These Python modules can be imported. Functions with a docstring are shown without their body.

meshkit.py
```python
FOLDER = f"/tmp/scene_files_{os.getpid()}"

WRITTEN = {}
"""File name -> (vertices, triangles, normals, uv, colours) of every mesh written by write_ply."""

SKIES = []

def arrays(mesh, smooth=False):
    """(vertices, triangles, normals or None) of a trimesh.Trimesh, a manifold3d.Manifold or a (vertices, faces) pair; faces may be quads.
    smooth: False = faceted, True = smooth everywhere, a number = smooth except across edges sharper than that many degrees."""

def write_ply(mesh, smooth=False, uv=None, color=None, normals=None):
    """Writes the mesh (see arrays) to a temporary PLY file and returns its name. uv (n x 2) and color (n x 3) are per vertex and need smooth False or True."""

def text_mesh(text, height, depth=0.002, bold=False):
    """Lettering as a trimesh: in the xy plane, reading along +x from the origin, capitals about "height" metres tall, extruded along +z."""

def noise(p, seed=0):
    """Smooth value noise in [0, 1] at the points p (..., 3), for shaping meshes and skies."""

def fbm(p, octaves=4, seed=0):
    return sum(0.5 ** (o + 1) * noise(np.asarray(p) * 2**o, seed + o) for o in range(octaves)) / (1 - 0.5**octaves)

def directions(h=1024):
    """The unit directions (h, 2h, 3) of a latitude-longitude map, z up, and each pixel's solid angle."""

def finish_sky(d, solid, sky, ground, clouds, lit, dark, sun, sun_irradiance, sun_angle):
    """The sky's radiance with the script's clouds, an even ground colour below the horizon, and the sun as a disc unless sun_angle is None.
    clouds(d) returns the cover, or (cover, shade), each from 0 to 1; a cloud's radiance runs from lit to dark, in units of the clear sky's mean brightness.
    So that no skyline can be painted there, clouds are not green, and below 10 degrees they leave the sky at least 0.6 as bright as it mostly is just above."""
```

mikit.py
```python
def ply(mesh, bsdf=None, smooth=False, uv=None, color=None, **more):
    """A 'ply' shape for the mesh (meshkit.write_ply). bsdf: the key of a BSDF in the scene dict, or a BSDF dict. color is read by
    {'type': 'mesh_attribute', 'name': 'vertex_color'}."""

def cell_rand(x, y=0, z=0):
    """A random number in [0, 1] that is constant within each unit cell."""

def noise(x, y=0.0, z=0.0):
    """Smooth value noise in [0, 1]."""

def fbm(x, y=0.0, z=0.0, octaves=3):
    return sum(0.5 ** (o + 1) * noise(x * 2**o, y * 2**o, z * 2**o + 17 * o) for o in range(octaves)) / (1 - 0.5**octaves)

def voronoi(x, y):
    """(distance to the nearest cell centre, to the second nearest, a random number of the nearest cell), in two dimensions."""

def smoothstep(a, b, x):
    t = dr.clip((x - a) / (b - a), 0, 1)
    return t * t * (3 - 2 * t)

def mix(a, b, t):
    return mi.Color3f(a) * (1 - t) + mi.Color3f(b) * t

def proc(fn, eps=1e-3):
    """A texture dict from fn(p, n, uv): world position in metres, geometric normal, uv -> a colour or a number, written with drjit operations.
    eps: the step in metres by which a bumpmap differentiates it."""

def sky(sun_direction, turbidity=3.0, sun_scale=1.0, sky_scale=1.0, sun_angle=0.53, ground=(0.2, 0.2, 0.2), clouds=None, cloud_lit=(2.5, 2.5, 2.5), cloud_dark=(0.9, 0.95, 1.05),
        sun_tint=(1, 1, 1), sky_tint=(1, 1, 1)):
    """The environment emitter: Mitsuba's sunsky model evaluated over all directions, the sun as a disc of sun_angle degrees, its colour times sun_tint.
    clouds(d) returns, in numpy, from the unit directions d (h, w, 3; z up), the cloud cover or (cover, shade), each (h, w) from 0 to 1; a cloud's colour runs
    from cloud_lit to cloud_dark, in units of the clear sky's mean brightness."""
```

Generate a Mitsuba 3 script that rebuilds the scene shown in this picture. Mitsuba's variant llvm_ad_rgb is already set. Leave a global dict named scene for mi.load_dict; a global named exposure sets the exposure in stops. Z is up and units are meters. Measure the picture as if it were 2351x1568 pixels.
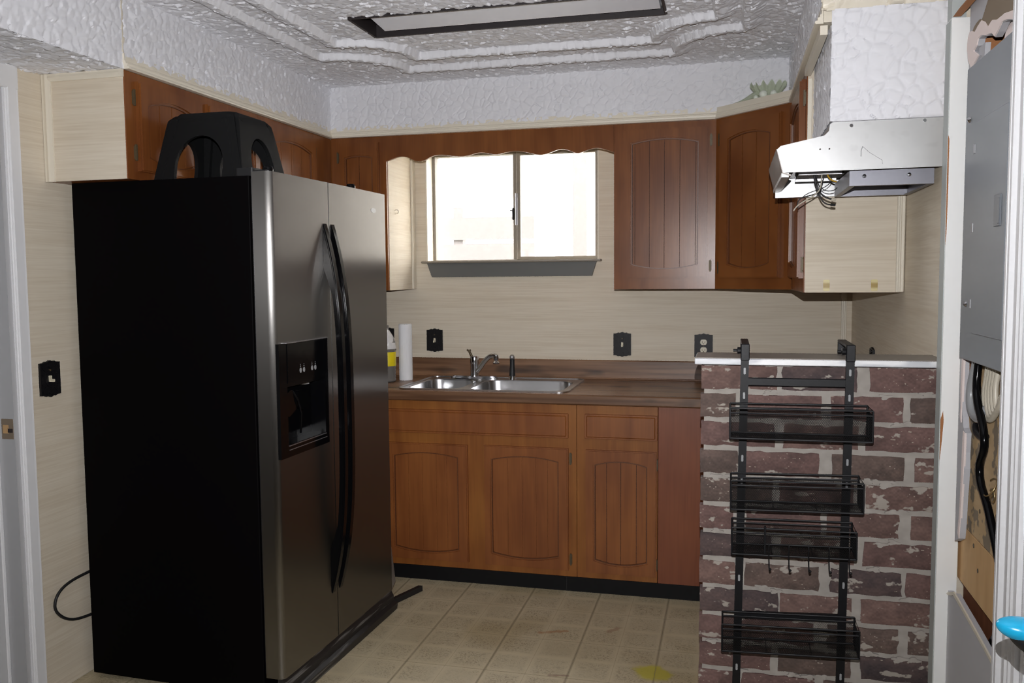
import math, random
import numpy as np
import trimesh, shapely
import shapely.geometry as sg
import shapely.affinity as sa
from shapely.ops import unary_union
from scipy.spatial import cKDTree
import drjit as dr
import mitsuba as mi
import mikit, meshkit
from mikit import proc, noise, fbm, voronoi, smoothstep, mix, ply

T = mi.ScalarTransform4f
scene, labels = {}, {}
rng = np.random.default_rng(7)

# ------------------------------------------------------------------ camera, sky, flash, exposure
F_PX, YAW, PITCH, ROLL, EYE = 1995.17, 0.2463, -0.0748, -0.0086, 1.4479
_f = np.array([-math.sin(YAW) * math.cos(PITCH), math.cos(YAW) * math.cos(PITCH), math.sin(PITCH)])
_r = np.cross(_f, [0, 0, 1]); _r /= np.linalg.norm(_r)
_u = np.cross(_r, _f)
_up = -math.sin(ROLL) * _r + math.cos(ROLL) * _u
CAM = np.array([0.0, 0.0, EYE])
scene['camera'] = {'type': 'perspective', 'fov': math.degrees(2 * math.atan(1175.5 / F_PX)), 'fov_axis': 'x', 'near_clip': 0.02, 'far_clip': 200.0,
                   'to_world': T().look_at(origin=CAM.tolist(), target=(CAM + _f).tolist(), up=_up.tolist())}
def _cloud(d):
    return np.full(d.shape[:2], 0.95), 0.15 + 0.1 * meshkit.fbm(d * 4.0, 3)
scene['sky'] = mikit.sky((0.3, -0.6, 0.75), turbidity=4.0, sun_scale=0.0, sky_scale=90.0, clouds=_cloud, cloud_lit=(1.7, 1.66, 1.6), cloud_dark=(1.2, 1.18, 1.16))
# the camera's own flash, 10 cm above the lens
FLASH = np.array([0.0, 0.0, 1.552])
_aim = _f + np.array([-0.10, 0, 0.15])
scene['camera_flash'] = {'type': 'spot', 'to_world': T().look_at(origin=FLASH.tolist(), target=(FLASH + _aim).tolist(), up=[0, 0, 1]),
                         'intensity': {'type': 'rgb', 'value': [27.5, 27.5, 28.1]}, 'cutoff_angle': 58.0, 'beam_width': 12.0}
exposure = 0.0

# ------------------------------------------------------------------ helpers
def uniq(name):
    if name not in labels and name not in scene:
        return name
    k = 1
    while f'{name}_{k:03d}' in labels or f'{name}_{k:03d}' in scene:
        k += 1
    return f'{name}_{k:03d}'

def thing(name, label, category, group=None):
    k = uniq(name)
    labels[k] = {'label': label, 'category': category}
    if group: labels[k]['group'] = group
    return k

def struct(name, mesh=None, m=None, smooth=False, parent=None, label=None):
    k = uniq(f'{parent}__{name}' if parent else name)
    if not parent: labels[k] = {'kind': 'structure'}
    if label: labels.setdefault(k, {})['label'] = label
    if mesh is not None: scene[k] = ply(cat(mesh), m, smooth=smooth)
    return k

def part(parent, name, mesh, m, smooth=False, label=None, kind=None):
    k = uniq(f'{parent}__{name}')
    scene[k] = ply(cat(mesh), m, smooth=smooth) if not isinstance(mesh, dict) else mesh
    d = {}
    if label: d['label'] = label
    if kind: d['kind'] = kind
    labels[k] = d
    return k

def solo(name, mesh, m, label, category, group=None, smooth=False):
    k = thing(name, label, category, group)
    scene[k] = ply(cat(mesh), m, smooth=smooth)
    return k

def cat(m):
    return trimesh.util.concatenate(m) if isinstance(m, (list, tuple)) else m

def box(x0, x1, y0, y1, z0, z1, b=0.0):
    lo, hi = np.minimum([x0, y0, z0], [x1, y1, z1]), np.maximum([x0, y0, z0], [x1, y1, z1])
    if b <= 0:
        m = trimesh.creation.box(extents=hi - lo); m.apply_translation((lo + hi) / 2); return m
    b = min(b, 0.45 * (hi - lo).min())
    pts = []
    for s in np.ndindex(2, 2, 2):
        c = np.where(s, hi, lo); inn = np.where(s, hi - b, lo + b)
        for k in range(3):
            p = inn.copy(); p[k] = c[k]; pts.append(p)
    return trimesh.convex.convex_hull(np.array(pts))

def frame_mat(o, a, v, n):
    M = np.eye(4); M[:3, 0] = a; M[:3, 1] = v; M[:3, 2] = n; M[:3, 3] = o
    return M

PL = {'xy': frame_mat([0, 0, 0], [1, 0, 0], [0, 1, 0], [0, 0, 1]), 'xz': frame_mat([0, 0, 0], [1, 0, 0], [0, 0, 1], [0, 1, 0]),
      'yz': frame_mat([0, 0, 0], [0, 1, 0], [0, 0, 1], [1, 0, 0])}

def prism(poly, w0, w1, M='xy'):
    """Polygon (shapely or points) extruded from w0 to w1 along the third axis of the frame M."""
    if not hasattr(poly, 'geom_type'): poly = sg.Polygon(poly)
    poly = poly.buffer(0)
    if isinstance(M, str): M = PL[M]
    out = []
    for g in getattr(poly, 'geoms', [poly]):
        if g.geom_type != 'Polygon' or g.area < 1e-9: continue
        m = trimesh.creation.extrude_polygon(g, abs(w1 - w0), engine='earcut')
        m.apply_translation([0, 0, min(w0, w1)])
        m.apply_transform(M)      # trimesh flips the faces of mirrored frames itself
        out.append(m)
    return cat(out)

def tube(path, r, sides=8, closed=False, caps=True):
    p = np.asarray(path, float); n = len(p)
    r = np.broadcast_to(r, (n,))
    t = (np.roll(p, -1, 0) - np.roll(p, 1, 0)) if closed else np.gradient(p, axis=0)
    t /= np.linalg.norm(t, axis=1, keepdims=True) + 1e-12
    a = np.cross(t[0], [0, 0, 1.0] if abs(t[0][2]) < 0.9 else [1.0, 0, 0]); a /= np.linalg.norm(a)
    A = []
    for k in range(n):
        a = a - t[k] * (a @ t[k]); a /= np.linalg.norm(a) + 1e-12; A.append(a)
    A = np.array(A); B = np.cross(t, A)
    th = np.arange(sides) * 2 * np.pi / sides
    v = (p[:, None] + r[:, None, None] * (np.cos(th)[None, :, None] * A[:, None] + np.sin(th)[None, :, None] * B[:, None])).reshape(-1, 3)
    f = []
    for i in range(n if closed else n - 1):
        j = (i + 1) % n
        for s in range(sides):
            s2 = (s + 1) % sides
            f += [[i * sides + s, i * sides + s2, j * sides + s2], [i * sides + s, j * sides + s2, j * sides + s]]
    if caps and not closed:
        v = np.vstack([v, p[0], p[-1]]); c0, c1 = n * sides, n * sides + 1
        for s in range(sides):
            s2 = (s + 1) % sides
            f += [[c0, s2, s], [c1, (n - 1) * sides + s, (n - 1) * sides + s2]]
    return trimesh.Trimesh(v, f, process=False)

def spline(pts, n=24):
    from scipy.interpolate import CubicSpline
    p = np.asarray(pts, float); d = np.r_[0, np.cumsum(np.linalg.norm(np.diff(p, axis=0), axis=1))]
    return CubicSpline(d, p)(np.linspace(0, d[-1], n))

def lathe(profile, center, n=32, axis='z'):
    p = np.asarray(profile, float); th = np.arange(n) * 2 * np.pi / n
    v = np.stack([p[:, None, 0] * np.cos(th), p[:, None, 0] * np.sin(th), np.broadcast_to(p[:, None, 1], (len(p), n))], -1).reshape(-1, 3)
    f = []
    for i in range(len(p) - 1):
        for s in range(n):
            s2 = (s + 1) % n
            f += [[i * n + s, i * n + s2, (i + 1) * n + s2], [i * n + s, (i + 1) * n + s2, (i + 1) * n + s]]
    m = trimesh.Trimesh(v, f, process=False)
    if axis == 'y': m.apply_transform(trimesh.transformations.rotation_matrix(math.pi / 2, [1, 0, 0]))
    if axis == 'x': m.apply_transform(trimesh.transformations.rotation_matrix(math.pi / 2, [0, 1, 0]))
    m.apply_translation(center)
    return m

def ball(c, r, sub=2, s=(1, 1, 1)):
    m = trimesh.creation.icosphere(subdivisions=sub, radius=r); m.apply_scale(s); m.apply_translation(c); return m

def cyl(p0, p1, r, n=16):
    return tube([p0, p1], r, n)

def roundrect(x0, y0, x1, y1, r, seg=6):
    return sg.box(x0 + r, y0 + r, x1 - r, y1 - r).buffer(r, quad_segs=seg)

# ------------------------------------------------------------------ materials
def bs(name, base, rough=0.5, metallic=0.0, spec=0.5, bump=None, bscale=0.001, two=True, **kw):
    tex = base if isinstance(base, dict) else {'type': 'rgb', 'value': list(base)}
    d = {'type': 'principled', 'base_color': tex, 'roughness': rough, 'metallic': metallic, **({} if 'eta' in kw else {'specular': spec}), **kw}
    if bump is not None:
        d = {'type': 'bumpmap', 'arbitrary': bump, 'scale': bscale, 'bsdf': d}
    scene[name] = {'type': 'twosided', 'bsdf': d} if two else d
    return name

def wood_fn(dark, light, sx=30.0, sz=2.2):
    def fn(p, n, uv):
        w = fbm(p.x * 1.3 + 4, p.y * 1.3, p.z * 1.1, 2)
        a = fbm((p.x + p.y * 0.7) * sx + w * 3, p.y * 3, p.z * sz, 3)
        b = fbm(p.x * 7 + 9, p.y * 7, p.z * 3.2, 3)
        g = noise((p.x + p.y) * 260, p.z * 9, 1.7)
        t = dr.clip(0.55 * a + 0.55 * b - 0.05, 0, 1)
        return mix(dark, light, smoothstep(0.2, 0.8, t)) * (0.92 + 0.16 * g)
    return fn
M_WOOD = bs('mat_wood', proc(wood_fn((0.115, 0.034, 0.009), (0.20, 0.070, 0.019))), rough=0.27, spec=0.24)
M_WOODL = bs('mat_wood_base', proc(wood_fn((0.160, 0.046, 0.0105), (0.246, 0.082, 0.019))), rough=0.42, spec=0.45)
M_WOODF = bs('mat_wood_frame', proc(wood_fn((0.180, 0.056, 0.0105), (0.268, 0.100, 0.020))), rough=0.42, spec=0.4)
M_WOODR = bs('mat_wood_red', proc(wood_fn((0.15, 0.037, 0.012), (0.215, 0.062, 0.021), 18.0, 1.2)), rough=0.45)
M_BEADW = bs('mat_wood_bead', (0.105, 0.034, 0.010), rough=0.4)  # dark glaze, with the shadow line round the panel painted in
M_GROOVE = bs('mat_wood_groove', (0.055, 0.016, 0.005), rough=0.7)  # dark glaze in the gaps, their shade painted in as well
def wallpaper_fn(p, n, uv):
    h = (p.x + p.y)
    a = noise(h * 5.0, p.z * 190.0, 0.3)
    b = noise(h * 13.0 + 7, p.z * 420.0, 2.1)
    c = fbm(h * 2.2, p.z * 34.0, 4.0, 3)
    t = 0.40 * a + 0.25 * b + 0.45 * c
    return mix((0.53, 0.455, 0.35), (0.63, 0.565, 0.46), smoothstep(0.1, 0.95, t))
M_PAPER = bs('mat_wallpaper', proc(wallpaper_fn), rough=0.62, spec=0.3)
M_PLASTER = bs('mat_plaster', (0.645, 0.645, 0.67), rough=0.6, spec=0.4)
M_CREAM = bs('mat_cream_trim', (0.62, 0.57, 0.47), rough=0.45)
M_WHITE = bs('mat_white_paint', (0.66, 0.66, 0.67), rough=0.45)
M_WHITE2 = bs('mat_white_board', (0.73, 0.73, 0.71), rough=0.5)
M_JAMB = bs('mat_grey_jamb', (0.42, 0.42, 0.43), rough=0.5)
M_DRYWALL = bs('mat_drywall_grey', (0.40, 0.395, 0.41), rough=0.7)
M_POSTSHADE = bs('mat_corner_bead', (0.36, 0.385, 0.37), rough=0.5)  # grazing shade on the white post, put into the colour
M_REAR = bs('mat_rear_wall', (0.34, 0.32, 0.30), rough=0.8)
M_APRON = bs('mat_grey_apron', (0.105, 0.105, 0.098), rough=0.6)
M_FRAME = bs('mat_window_frame', (0.20, 0.175, 0.14), rough=0.5, spec=0.5)
M_ALU = bs('mat_alu', (0.46, 0.46, 0.48), rough=0.38, metallic=0.9)
scene['mat_pane'] = {'type': 'thindielectric', 'int_ior': 1.5}
def counter_fn(p, n, uv):
    a = fbm(p.x * 3.0, p.y * 55.0, p.z * 75.0, 3)
    b = fbm(p.x * 1.2 + 3, p.y * 18.0, p.z * 26.0, 3)
    c = smoothstep(0.62, 0.80, fbm(p.x * 6.0 + 1, p.y * 14.0, p.z * 20.0, 2))
    t = smoothstep(0.25, 0.75, 0.5 * a + 0.5 * b)
    return mix((0.085, 0.038, 0.018), (0.215, 0.115, 0.062), t) * (1.0 - 0.6 * c)
M_COUNTER = bs('mat_counter', proc(counter_fn), rough=0.36, spec=0.5)
def vinyl_fn(p, n, uv):
    gx, gy = (p.x + 1.175) / 0.3072, (p.y - 2.990) / 0.3130
    fx, fy = gx - dr.floor(gx), gy - dr.floor(gy)
    grout = dr.minimum(dr.minimum(fx, 1 - fx), dr.minimum(fy, 1 - fy))
    hx, hy = dr.abs(fx - 0.5), dr.abs(fy - 0.5)
    mid = dr.minimum(hx, hy)
    sx, sy = 2 * fx - dr.floor(2 * fx), 2 * fy - dr.floor(2 * fy)
    r = dr.sqrt(dr.square(sx - 0.5) + dr.square(sy - 0.5))
    sq = dr.maximum(dr.abs(sx - 0.5), dr.abs(sy - 0.5))
    med = smoothstep(0.50, 0.30, sq)
    swirl = noise(p.x * 150 + 4 * noise(p.x * 40, p.y * 40), p.y * 150 + 3 * noise(p.y * 33, p.x * 37 + 5), 0.5)
    lines = smoothstep(0.07, 0.02, dr.abs(swirl - 0.5)) * med
    sp = smoothstep(0.60, 0.75, noise(p.x * 210, p.y * 210, 3.3)) * med * smoothstep(0.35, 0.6, noise(p.x * 9, p.y * 9, 8.0))
    base = mix((0.44, 0.37, 0.24), (0.55, 0.475, 0.325), fbm(p.x * 5, p.y * 5, 0.2, 3))
    base = base * (1 - 0.08 * med)
    c = mix(base, (0.20, 0.165, 0.10), 0.27 * lines * (0.4 + 1.2 * noise(p.x * 12, p.y * 12, 4.0)))
    c = mix(c, (0.17, 0.12, 0.06), 0.42 * sp)
    c = mix(c, (0.27, 0.22, 0.14), 0.60 * smoothstep(0.022, 0.013, dr.minimum(fx, 1 - fx)))
    c = mix(c, (0.24, 0.19, 0.12), 0.25 * smoothstep(0.016, 0.010, dr.minimum(fy, 1 - fy)))
    c = mix(c, (0.26, 0.20, 0.12), 0.4 * smoothstep(0.006, 0.002, hx))
    # spilt yellow paint and rust smears
    y = dr.sqrt(dr.square((p.x + 0.262) / 0.085) + dr.square((p.y - 3.10) / 0.065)) + 0.9 * (fbm(p.x * 24, p.y * 24, 0.75, 3) - 0.5)
    c = mix(c, (0.45, 0.40, 0.03), 0.85 * smoothstep(1.05, 0.55, y))
    def smear(x0, y0, x1, y1, w):
        dx, dy = x1 - x0, y1 - y0
        t = dr.clip(((p.x - x0) * dx + (p.y - y0) * dy) / (dx * dx + dy * dy), 0, 1)
        d = dr.sqrt(dr.square(p.x - x0 - t * dx) + dr.square(p.y - y0 - t * dy)) / w
        return smoothstep(1.2, 0.3, d + 0.8 * (noise(p.x * 70, p.y * 70, 2.0) - 0.4))
    c = mix(c, (0.30, 0.12, 0.03), 0.55 * smear(-0.735, 3.365, -0.640, 3.402, 0.016))
    c = mix(c, (0.22, 0.09, 0.04), 0.45 * smear(-0.47, 3.43, -0.43, 3.48, 0.014))
    c = mix(c, (0.16, 0.07, 0.04), 0.5 * smear(-0.62, 3.00, -0.56, 3.01, 0.012))
    dirt = smoothstep(0.50, 0.75, fbm(p.x * 3.3 + 2, p.y * 3.3, 6.0, 3))
    return mix(c, c * mi.Color3f(0.72, 0.66, 0.52), 0.5 * dirt)
M_VINYL = bs('mat_vinyl', proc(vinyl_fn), rough=0.42, spec=0.4)
M_GROUT = bs('mat_vinyl_joint', (0.25, 0.21, 0.14), rough=0.6)
M_BASEV = bs('mat_black_base', (0.004, 0.004, 0.0045), rough=0.5, spec=0.2)
scene['mat_fridge_steel'] = {'type': 'twosided', 'bsdf': {'type': 'roughconductor', 'material': 'none', 'distribution': 'ggx', 'alpha_u': 0.21, 'alpha_v': 0.045,
                              'specular_reflectance': {'type': 'rgb', 'value': [0.225, 0.216, 0.205]}}}
M_STEEL = 'mat_fridge_steel'   # brushed: blurred across, sharper up and down
M_FBLACK = bs('mat_fridge_black', (0.0016, 0.0012, 0.0015), rough=0.6, spec=0.05)
M_BLACKG = bs('mat_black_gloss', (0.0025, 0.0025, 0.003), rough=0.14, spec=0.18)
M_BLACKP = bs('mat_black_plastic', (0.012, 0.012, 0.013), rough=0.5, spec=0.4)
M_KICK = bs('mat_kick', proc(lambda p, n, uv: mix((0.012, 0.011, 0.011), (0.11, 0.105, 0.10), smoothstep(0.55, 0.75, fbm(p.x * 60, p.y * 6, p.z * 90, 3)))), rough=0.55)
M_STOOL = bs('mat_stool', (0.0055, 0.0057, 0.006), rough=0.6, spec=0.16, bump=proc(lambda p, n, uv: noise(p.x * 500, p.y * 500, p.z * 500), eps=5e-4), bscale=0.0004)
M_METALB = bs('mat_black_metal', (0.005, 0.005, 0.006), rough=0.45, spec=0.22)
M_MESHB = bs('mat_black_mesh', (0.004, 0.004, 0.0045), rough=0.6, spec=0.12)
M_PLATE = bs('mat_ornate_black', (0.007, 0.0065, 0.0075), rough=0.45, spec=0.25)
M_CHROME = bs('mat_chrome', (0.66, 0.67, 0.70), rough=0.12, metallic=1.0)
M_SINK = bs('mat_sink', (0.58, 0.58, 0.59), rough=0.26, metallic=1.0)
def hood_fn(p, n, uv):
    t = fbm(p.x * 9, p.y * 9, p.z * 9, 3)
    d = smoothstep(0.66, 0.78, fbm(p.x * 30 + 3, p.y * 30, p.z * 30, 3))
    return mix((0.38, 0.38, 0.375), (0.45, 0.45, 0.445), t) * (1 - 0.06 * d)
M_HOOD = bs('mat_hood', proc(hood_fn), rough=0.36, metallic=0.55, spec=0.5)
M_HOODF = bs('mat_hood_front', (0.17, 0.15, 0.135), rough=0.4, metallic=0.5)
M_FAN = bs('mat_fan_housing', (0.20, 0.20, 0.225), rough=0.42, metallic=0.6)
M_DARKIN = bs('mat_dark_inside', (0.05, 0.048, 0.046), rough=0.7)
M_FIXBLK = bs('mat_fixture_brown', (0.016, 0.012, 0.013), rough=0.5)
M_PANEL = bs('mat_panel_grey', (0.165, 0.181, 0.20), rough=0.4, spec=0.4, clearcoat=1.0, clearcoat_gloss=0.9)
M_PANELD = bs('mat_panel_dark', (0.11, 0.12, 0.135), rough=0.4)
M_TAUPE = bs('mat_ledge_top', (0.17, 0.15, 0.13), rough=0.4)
M_MARBLE = bs('mat_marble', proc(lambda p, n, uv: mix((0.70, 0.70, 0.70), (0.47, 0.48, 0.50), smoothstep(0.45, 0.62, fbm(p.x * 9 + 3 * fbm(p.x * 5, p.y * 5, p.z * 5, 2), p.y * 9, p.z * 22, 3)))), rough=0.35)
def brick_fn(dark, light, smear, seed):
    def fn(p, n, uv):
        a = fbm(p.x * 26 + seed, p.y * 26, p.z * 26, 4)
        b = noise(p.x * 190, p.y * 190, p.z * 190 + seed)
        big = noise(p.x * 7 + seed, p.y * 7, p.z * 11)
        c = mix(dark, light, smoothstep(0.25, 0.75, 0.7 * a + 0.3 * big)) * (0.82 + 0.36 * b)
        f = fbm(p.x * 20 + 3 * seed, p.y * 20, p.z * 34 + seed, 4) + 0.30 * (fbm(p.x * 110, p.y * 110, p.z * 110 + seed, 2) - 0.5)
        s = smoothstep(1.0 - smear, 1.07 - smear, f)
        dots = smoothstep(0.84, 0.92, noise(p.x * 170 + seed, p.y * 170, p.z * 170)) * smoothstep(0.45, 0.62, noise(p.x * 15 + seed, p.y * 15, p.z * 15))
        return mix(mix(c, (0.34, 0.305, 0.265), 0.85 * s), (0.40, 0.34, 0.28), 0.7 * dots)
    return fn
M_BRICKS = [bs('mat_brick_red', proc(brick_fn((0.076, 0.043, 0.038), (0.143, 0.082, 0.072), 0.30, 1.3)), rough=0.85),
            bs('mat_brick_brown', proc(brick_fn((0.064, 0.044, 0.037), (0.121, 0.081, 0.067), 0.31, 5.1)), rough=0.85),
            bs('mat_brick_dark', proc(brick_fn((0.040, 0.029, 0.031), (0.092, 0.060, 0.055), 0.30, 9.7)), rough=0.85),
            bs('mat_brick_worn', proc(brick_fn((0.086, 0.050, 0.043), (0.163, 0.098, 0.082), 0.37, 13.2)), rough=0.85)]
M_MORTAR = bs('mat_mortar', proc(lambda p, n, uv: mix((0.25, 0.225, 0.20), (0.37, 0.34, 0.305), fbm(p.x * 40, p.y * 40, p.z * 40, 3))), rough=0.9)
M_BRASS = bs('mat_old_brass', (0.085, 0.062, 0.032), rough=0.5, metallic=0.3)
scene['mat_glass_green'] = {'type': 'principledthin', 'base_color': {'type': 'rgb', 'value': [0.78, 0.83, 0.70]}, 'roughness': 0.15, 'spec_trans': 0.3, 'diff_trans': 1.1, 'eta': 1.5}
M_GREEN = 'mat_glass_green'
M_PEARL = bs('mat_glass_bead', (0.62, 0.66, 0.58), rough=0.08, spec=0.9)
M_TOWEL = bs('mat_paper_towel', (0.72, 0.72, 0.73), rough=0.9, spec=0.1)
M_YELLOW = bs('mat_yellow_label', (0.70, 0.56, 0.01), rough=0.4)
M_LEAF = bs('mat_label_green', (0.02, 0.22, 0.08), rough=0.4)
M_BOTTLE = bs('mat_bottle', (0.30, 0.28, 0.26), rough=0.08, spec=0.9, spec_trans=0.55, eta=1.33, two=False)
M_BAG = bs('mat_clear_wrap', (0.62, 0.61, 0.60), rough=0.2, spec=0.8)
M_CGREY = bs('mat_cable_grey', (0.25, 0.255, 0.26), rough=0.3)
M_CCREAM = bs('mat_cable_cream', (0.46, 0.42, 0.34), rough=0.4)
M_CYEL = bs('mat_wire_yellow', (0.45, 0.26, 0.02), rough=0.4)
M_COPPER = bs('mat_copper', (0.55, 0.40, 0.20), rough=0.3, metallic=0.9)
def board_fn(p, n, uv):
    a = fbm(p.y * 8, p.z * 60, 1.0, 3)
    d = smoothstep(0.52, 0.58, fbm(p.y * 30, p.z * 26, 3.0, 4))
    return mix(mix((0.36, 0.25, 0.135), (0.46, 0.33, 0.19), a), (0.15, 0.125, 0.095), 0.85 * d)
M_BOARD1 = bs('mat_board_stained', proc(board_fn), rough=0.8)
M_BOARD2 = bs('mat_board_pine', proc(lambda p, n, uv: mix((0.40, 0.23, 0.10), (0.54, 0.35, 0.175), fbm(p.y * 26, p.z * 5, 2.0, 3))), rough=0.75)
M_BOARD3 = bs('mat_board_red', proc(lambda p, n, uv: mix((0.095, 0.030, 0.012), (0.17, 0.060, 0.024), fbm(p.y * 50, p.z * 6, 5.0, 3))), rough=0.7)
M_ORANGEW = bs('mat_raw_wood', (0.30, 0.12, 0.04), rough=0.7)
M_GYP = bs('mat_gypsum', (0.66, 0.57, 0.54), rough=0.95)
M_KRAFT = bs('mat_kraft_paper', (0.20, 0.155, 0.11), rough=0.8)
M_BLUE = bs('mat_blue_plastic', (0.012, 0.34, 0.58), rough=0.25)
M_ADH = bs('mat_adhesive', proc(lambda p, n, uv: mix((0.55, 0.47, 0.22), (0.30, 0.20, 0.03), smoothstep(0.014, 0.004, dr.abs(p.z - 1.407)))), rough=0.4)
M_IVORY = bs('mat_ivory', (0.58, 0.53, 0.40), rough=0.4)
M_SIDING = bs('mat_siding', (0.80, 0.79, 0.76), rough=0.7)
M_FENCE = bs('mat_fence', (0.115, 0.106, 0.102), rough=0.8)
M_GROUND = bs('mat_ground', (0.25, 0.24, 0.2), rough=0.9)
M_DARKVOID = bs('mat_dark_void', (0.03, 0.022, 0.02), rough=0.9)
M_LOUVRE = bs('mat_ballast_cover', (0.74, 0.75, 0.80), rough=0.5)

# ------------------------------------------------------------------ the room
XL, XR, YW, YUP, XLF, XRF = -2.29, 0.57, 4.466, 4.096, -1.966, 0.2457
ZT, ZB, ZC, YREAR = 2.147, 1.383, 2.398, -1.4
YBR = 2.60          # face of the brick half wall, end of the papered right wall
YHD = 2.635         # front of the hood chase

# floor: vinyl tiles with recessed joints
fl = struct('floor', box(XL - 1.2, XR + 0.3, YREAR - 0.1, YW + 0.1, -0.06, -0.0022), M_GROUT)
TX, TY = 0.3072, 0.3130
tile_ply = ply(box(0.0010, TX - 0.0010, 0.0008, TY - 0.0008, -0.004, 0.0), M_VINYL)
for i in range(-4, 6):
    for j in range(-7, 4):
        x0, y0 = -1.175 + i * TX, 2.990 + j * TY
        x1, y1 = x0 + TX, y0 + TY
        cx0, cx1, cy0, cy1 = max(x0, XL), min(x1, XR), max(y0, 0.8), min(y1, 3.95)
        if cx1 - cx0 < 0.02 or cy1 - cy0 < 0.02: continue
        k = uniq(f'{fl}__tile'); labels[k] = {}
        if cx1 - cx0 > TX - 1e-6 and cy1 - cy0 > TY - 1e-6:
            scene[k] = {**tile_ply, 'to_world': T().translate([x0, y0, 0])}
        else:
            scene[k] = ply(box(cx0 + 0.0010, cx1 - 0.0010, cy0 + 0.0008, cy1 - 0.0008, -0.004, 0.0), M_VINYL)

# back wall with the window opening
WX0, WX1, WZ0, WZ1 = -1.589, -0.664, 1.533, 2.13
wall_poly = sg.box(XL - 0.15, 0.0, XR + 0.15, 2.6).difference(sg.box(WX0, WZ0, WX1, WZ1))
struct('wall_back', prism(wall_poly, YW, YW + 0.16, 'xz'), M_PAPER)
# left wall: papered beyond the doorway, painted on the near side
DY0, DY1, DZ = 1.56, 2.372, 2.075
struct('wall_left', box(XL - 0.12, XL, DY1, YW + 0.1, 0, 2.6), M_PAPER)
struct('wall_left_front', [box(XL - 0.12, XL, YREAR, DY0, 0, 2.6), box(XL - 0.12, XL, DY0, DY1, DZ, 2.6)], M_REAR)
struct('wall_rear', box(XL - 1.3, XR + 0.3, YREAR - 0.1, YREAR, 0, 2.6), M_REAR)
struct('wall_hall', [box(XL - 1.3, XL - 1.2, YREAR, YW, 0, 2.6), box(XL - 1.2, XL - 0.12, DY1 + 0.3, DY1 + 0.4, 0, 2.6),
                     box(XL - 1.2, XL - 0.12, DY0 - 0.5, DY0 - 0.4, 0, 2.6), box(XL - 1.2, XL - 0.12, DY0 - 0.5, DY1 + 0.4, 2.5, 2.6)], M_DARKVOID)
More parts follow.
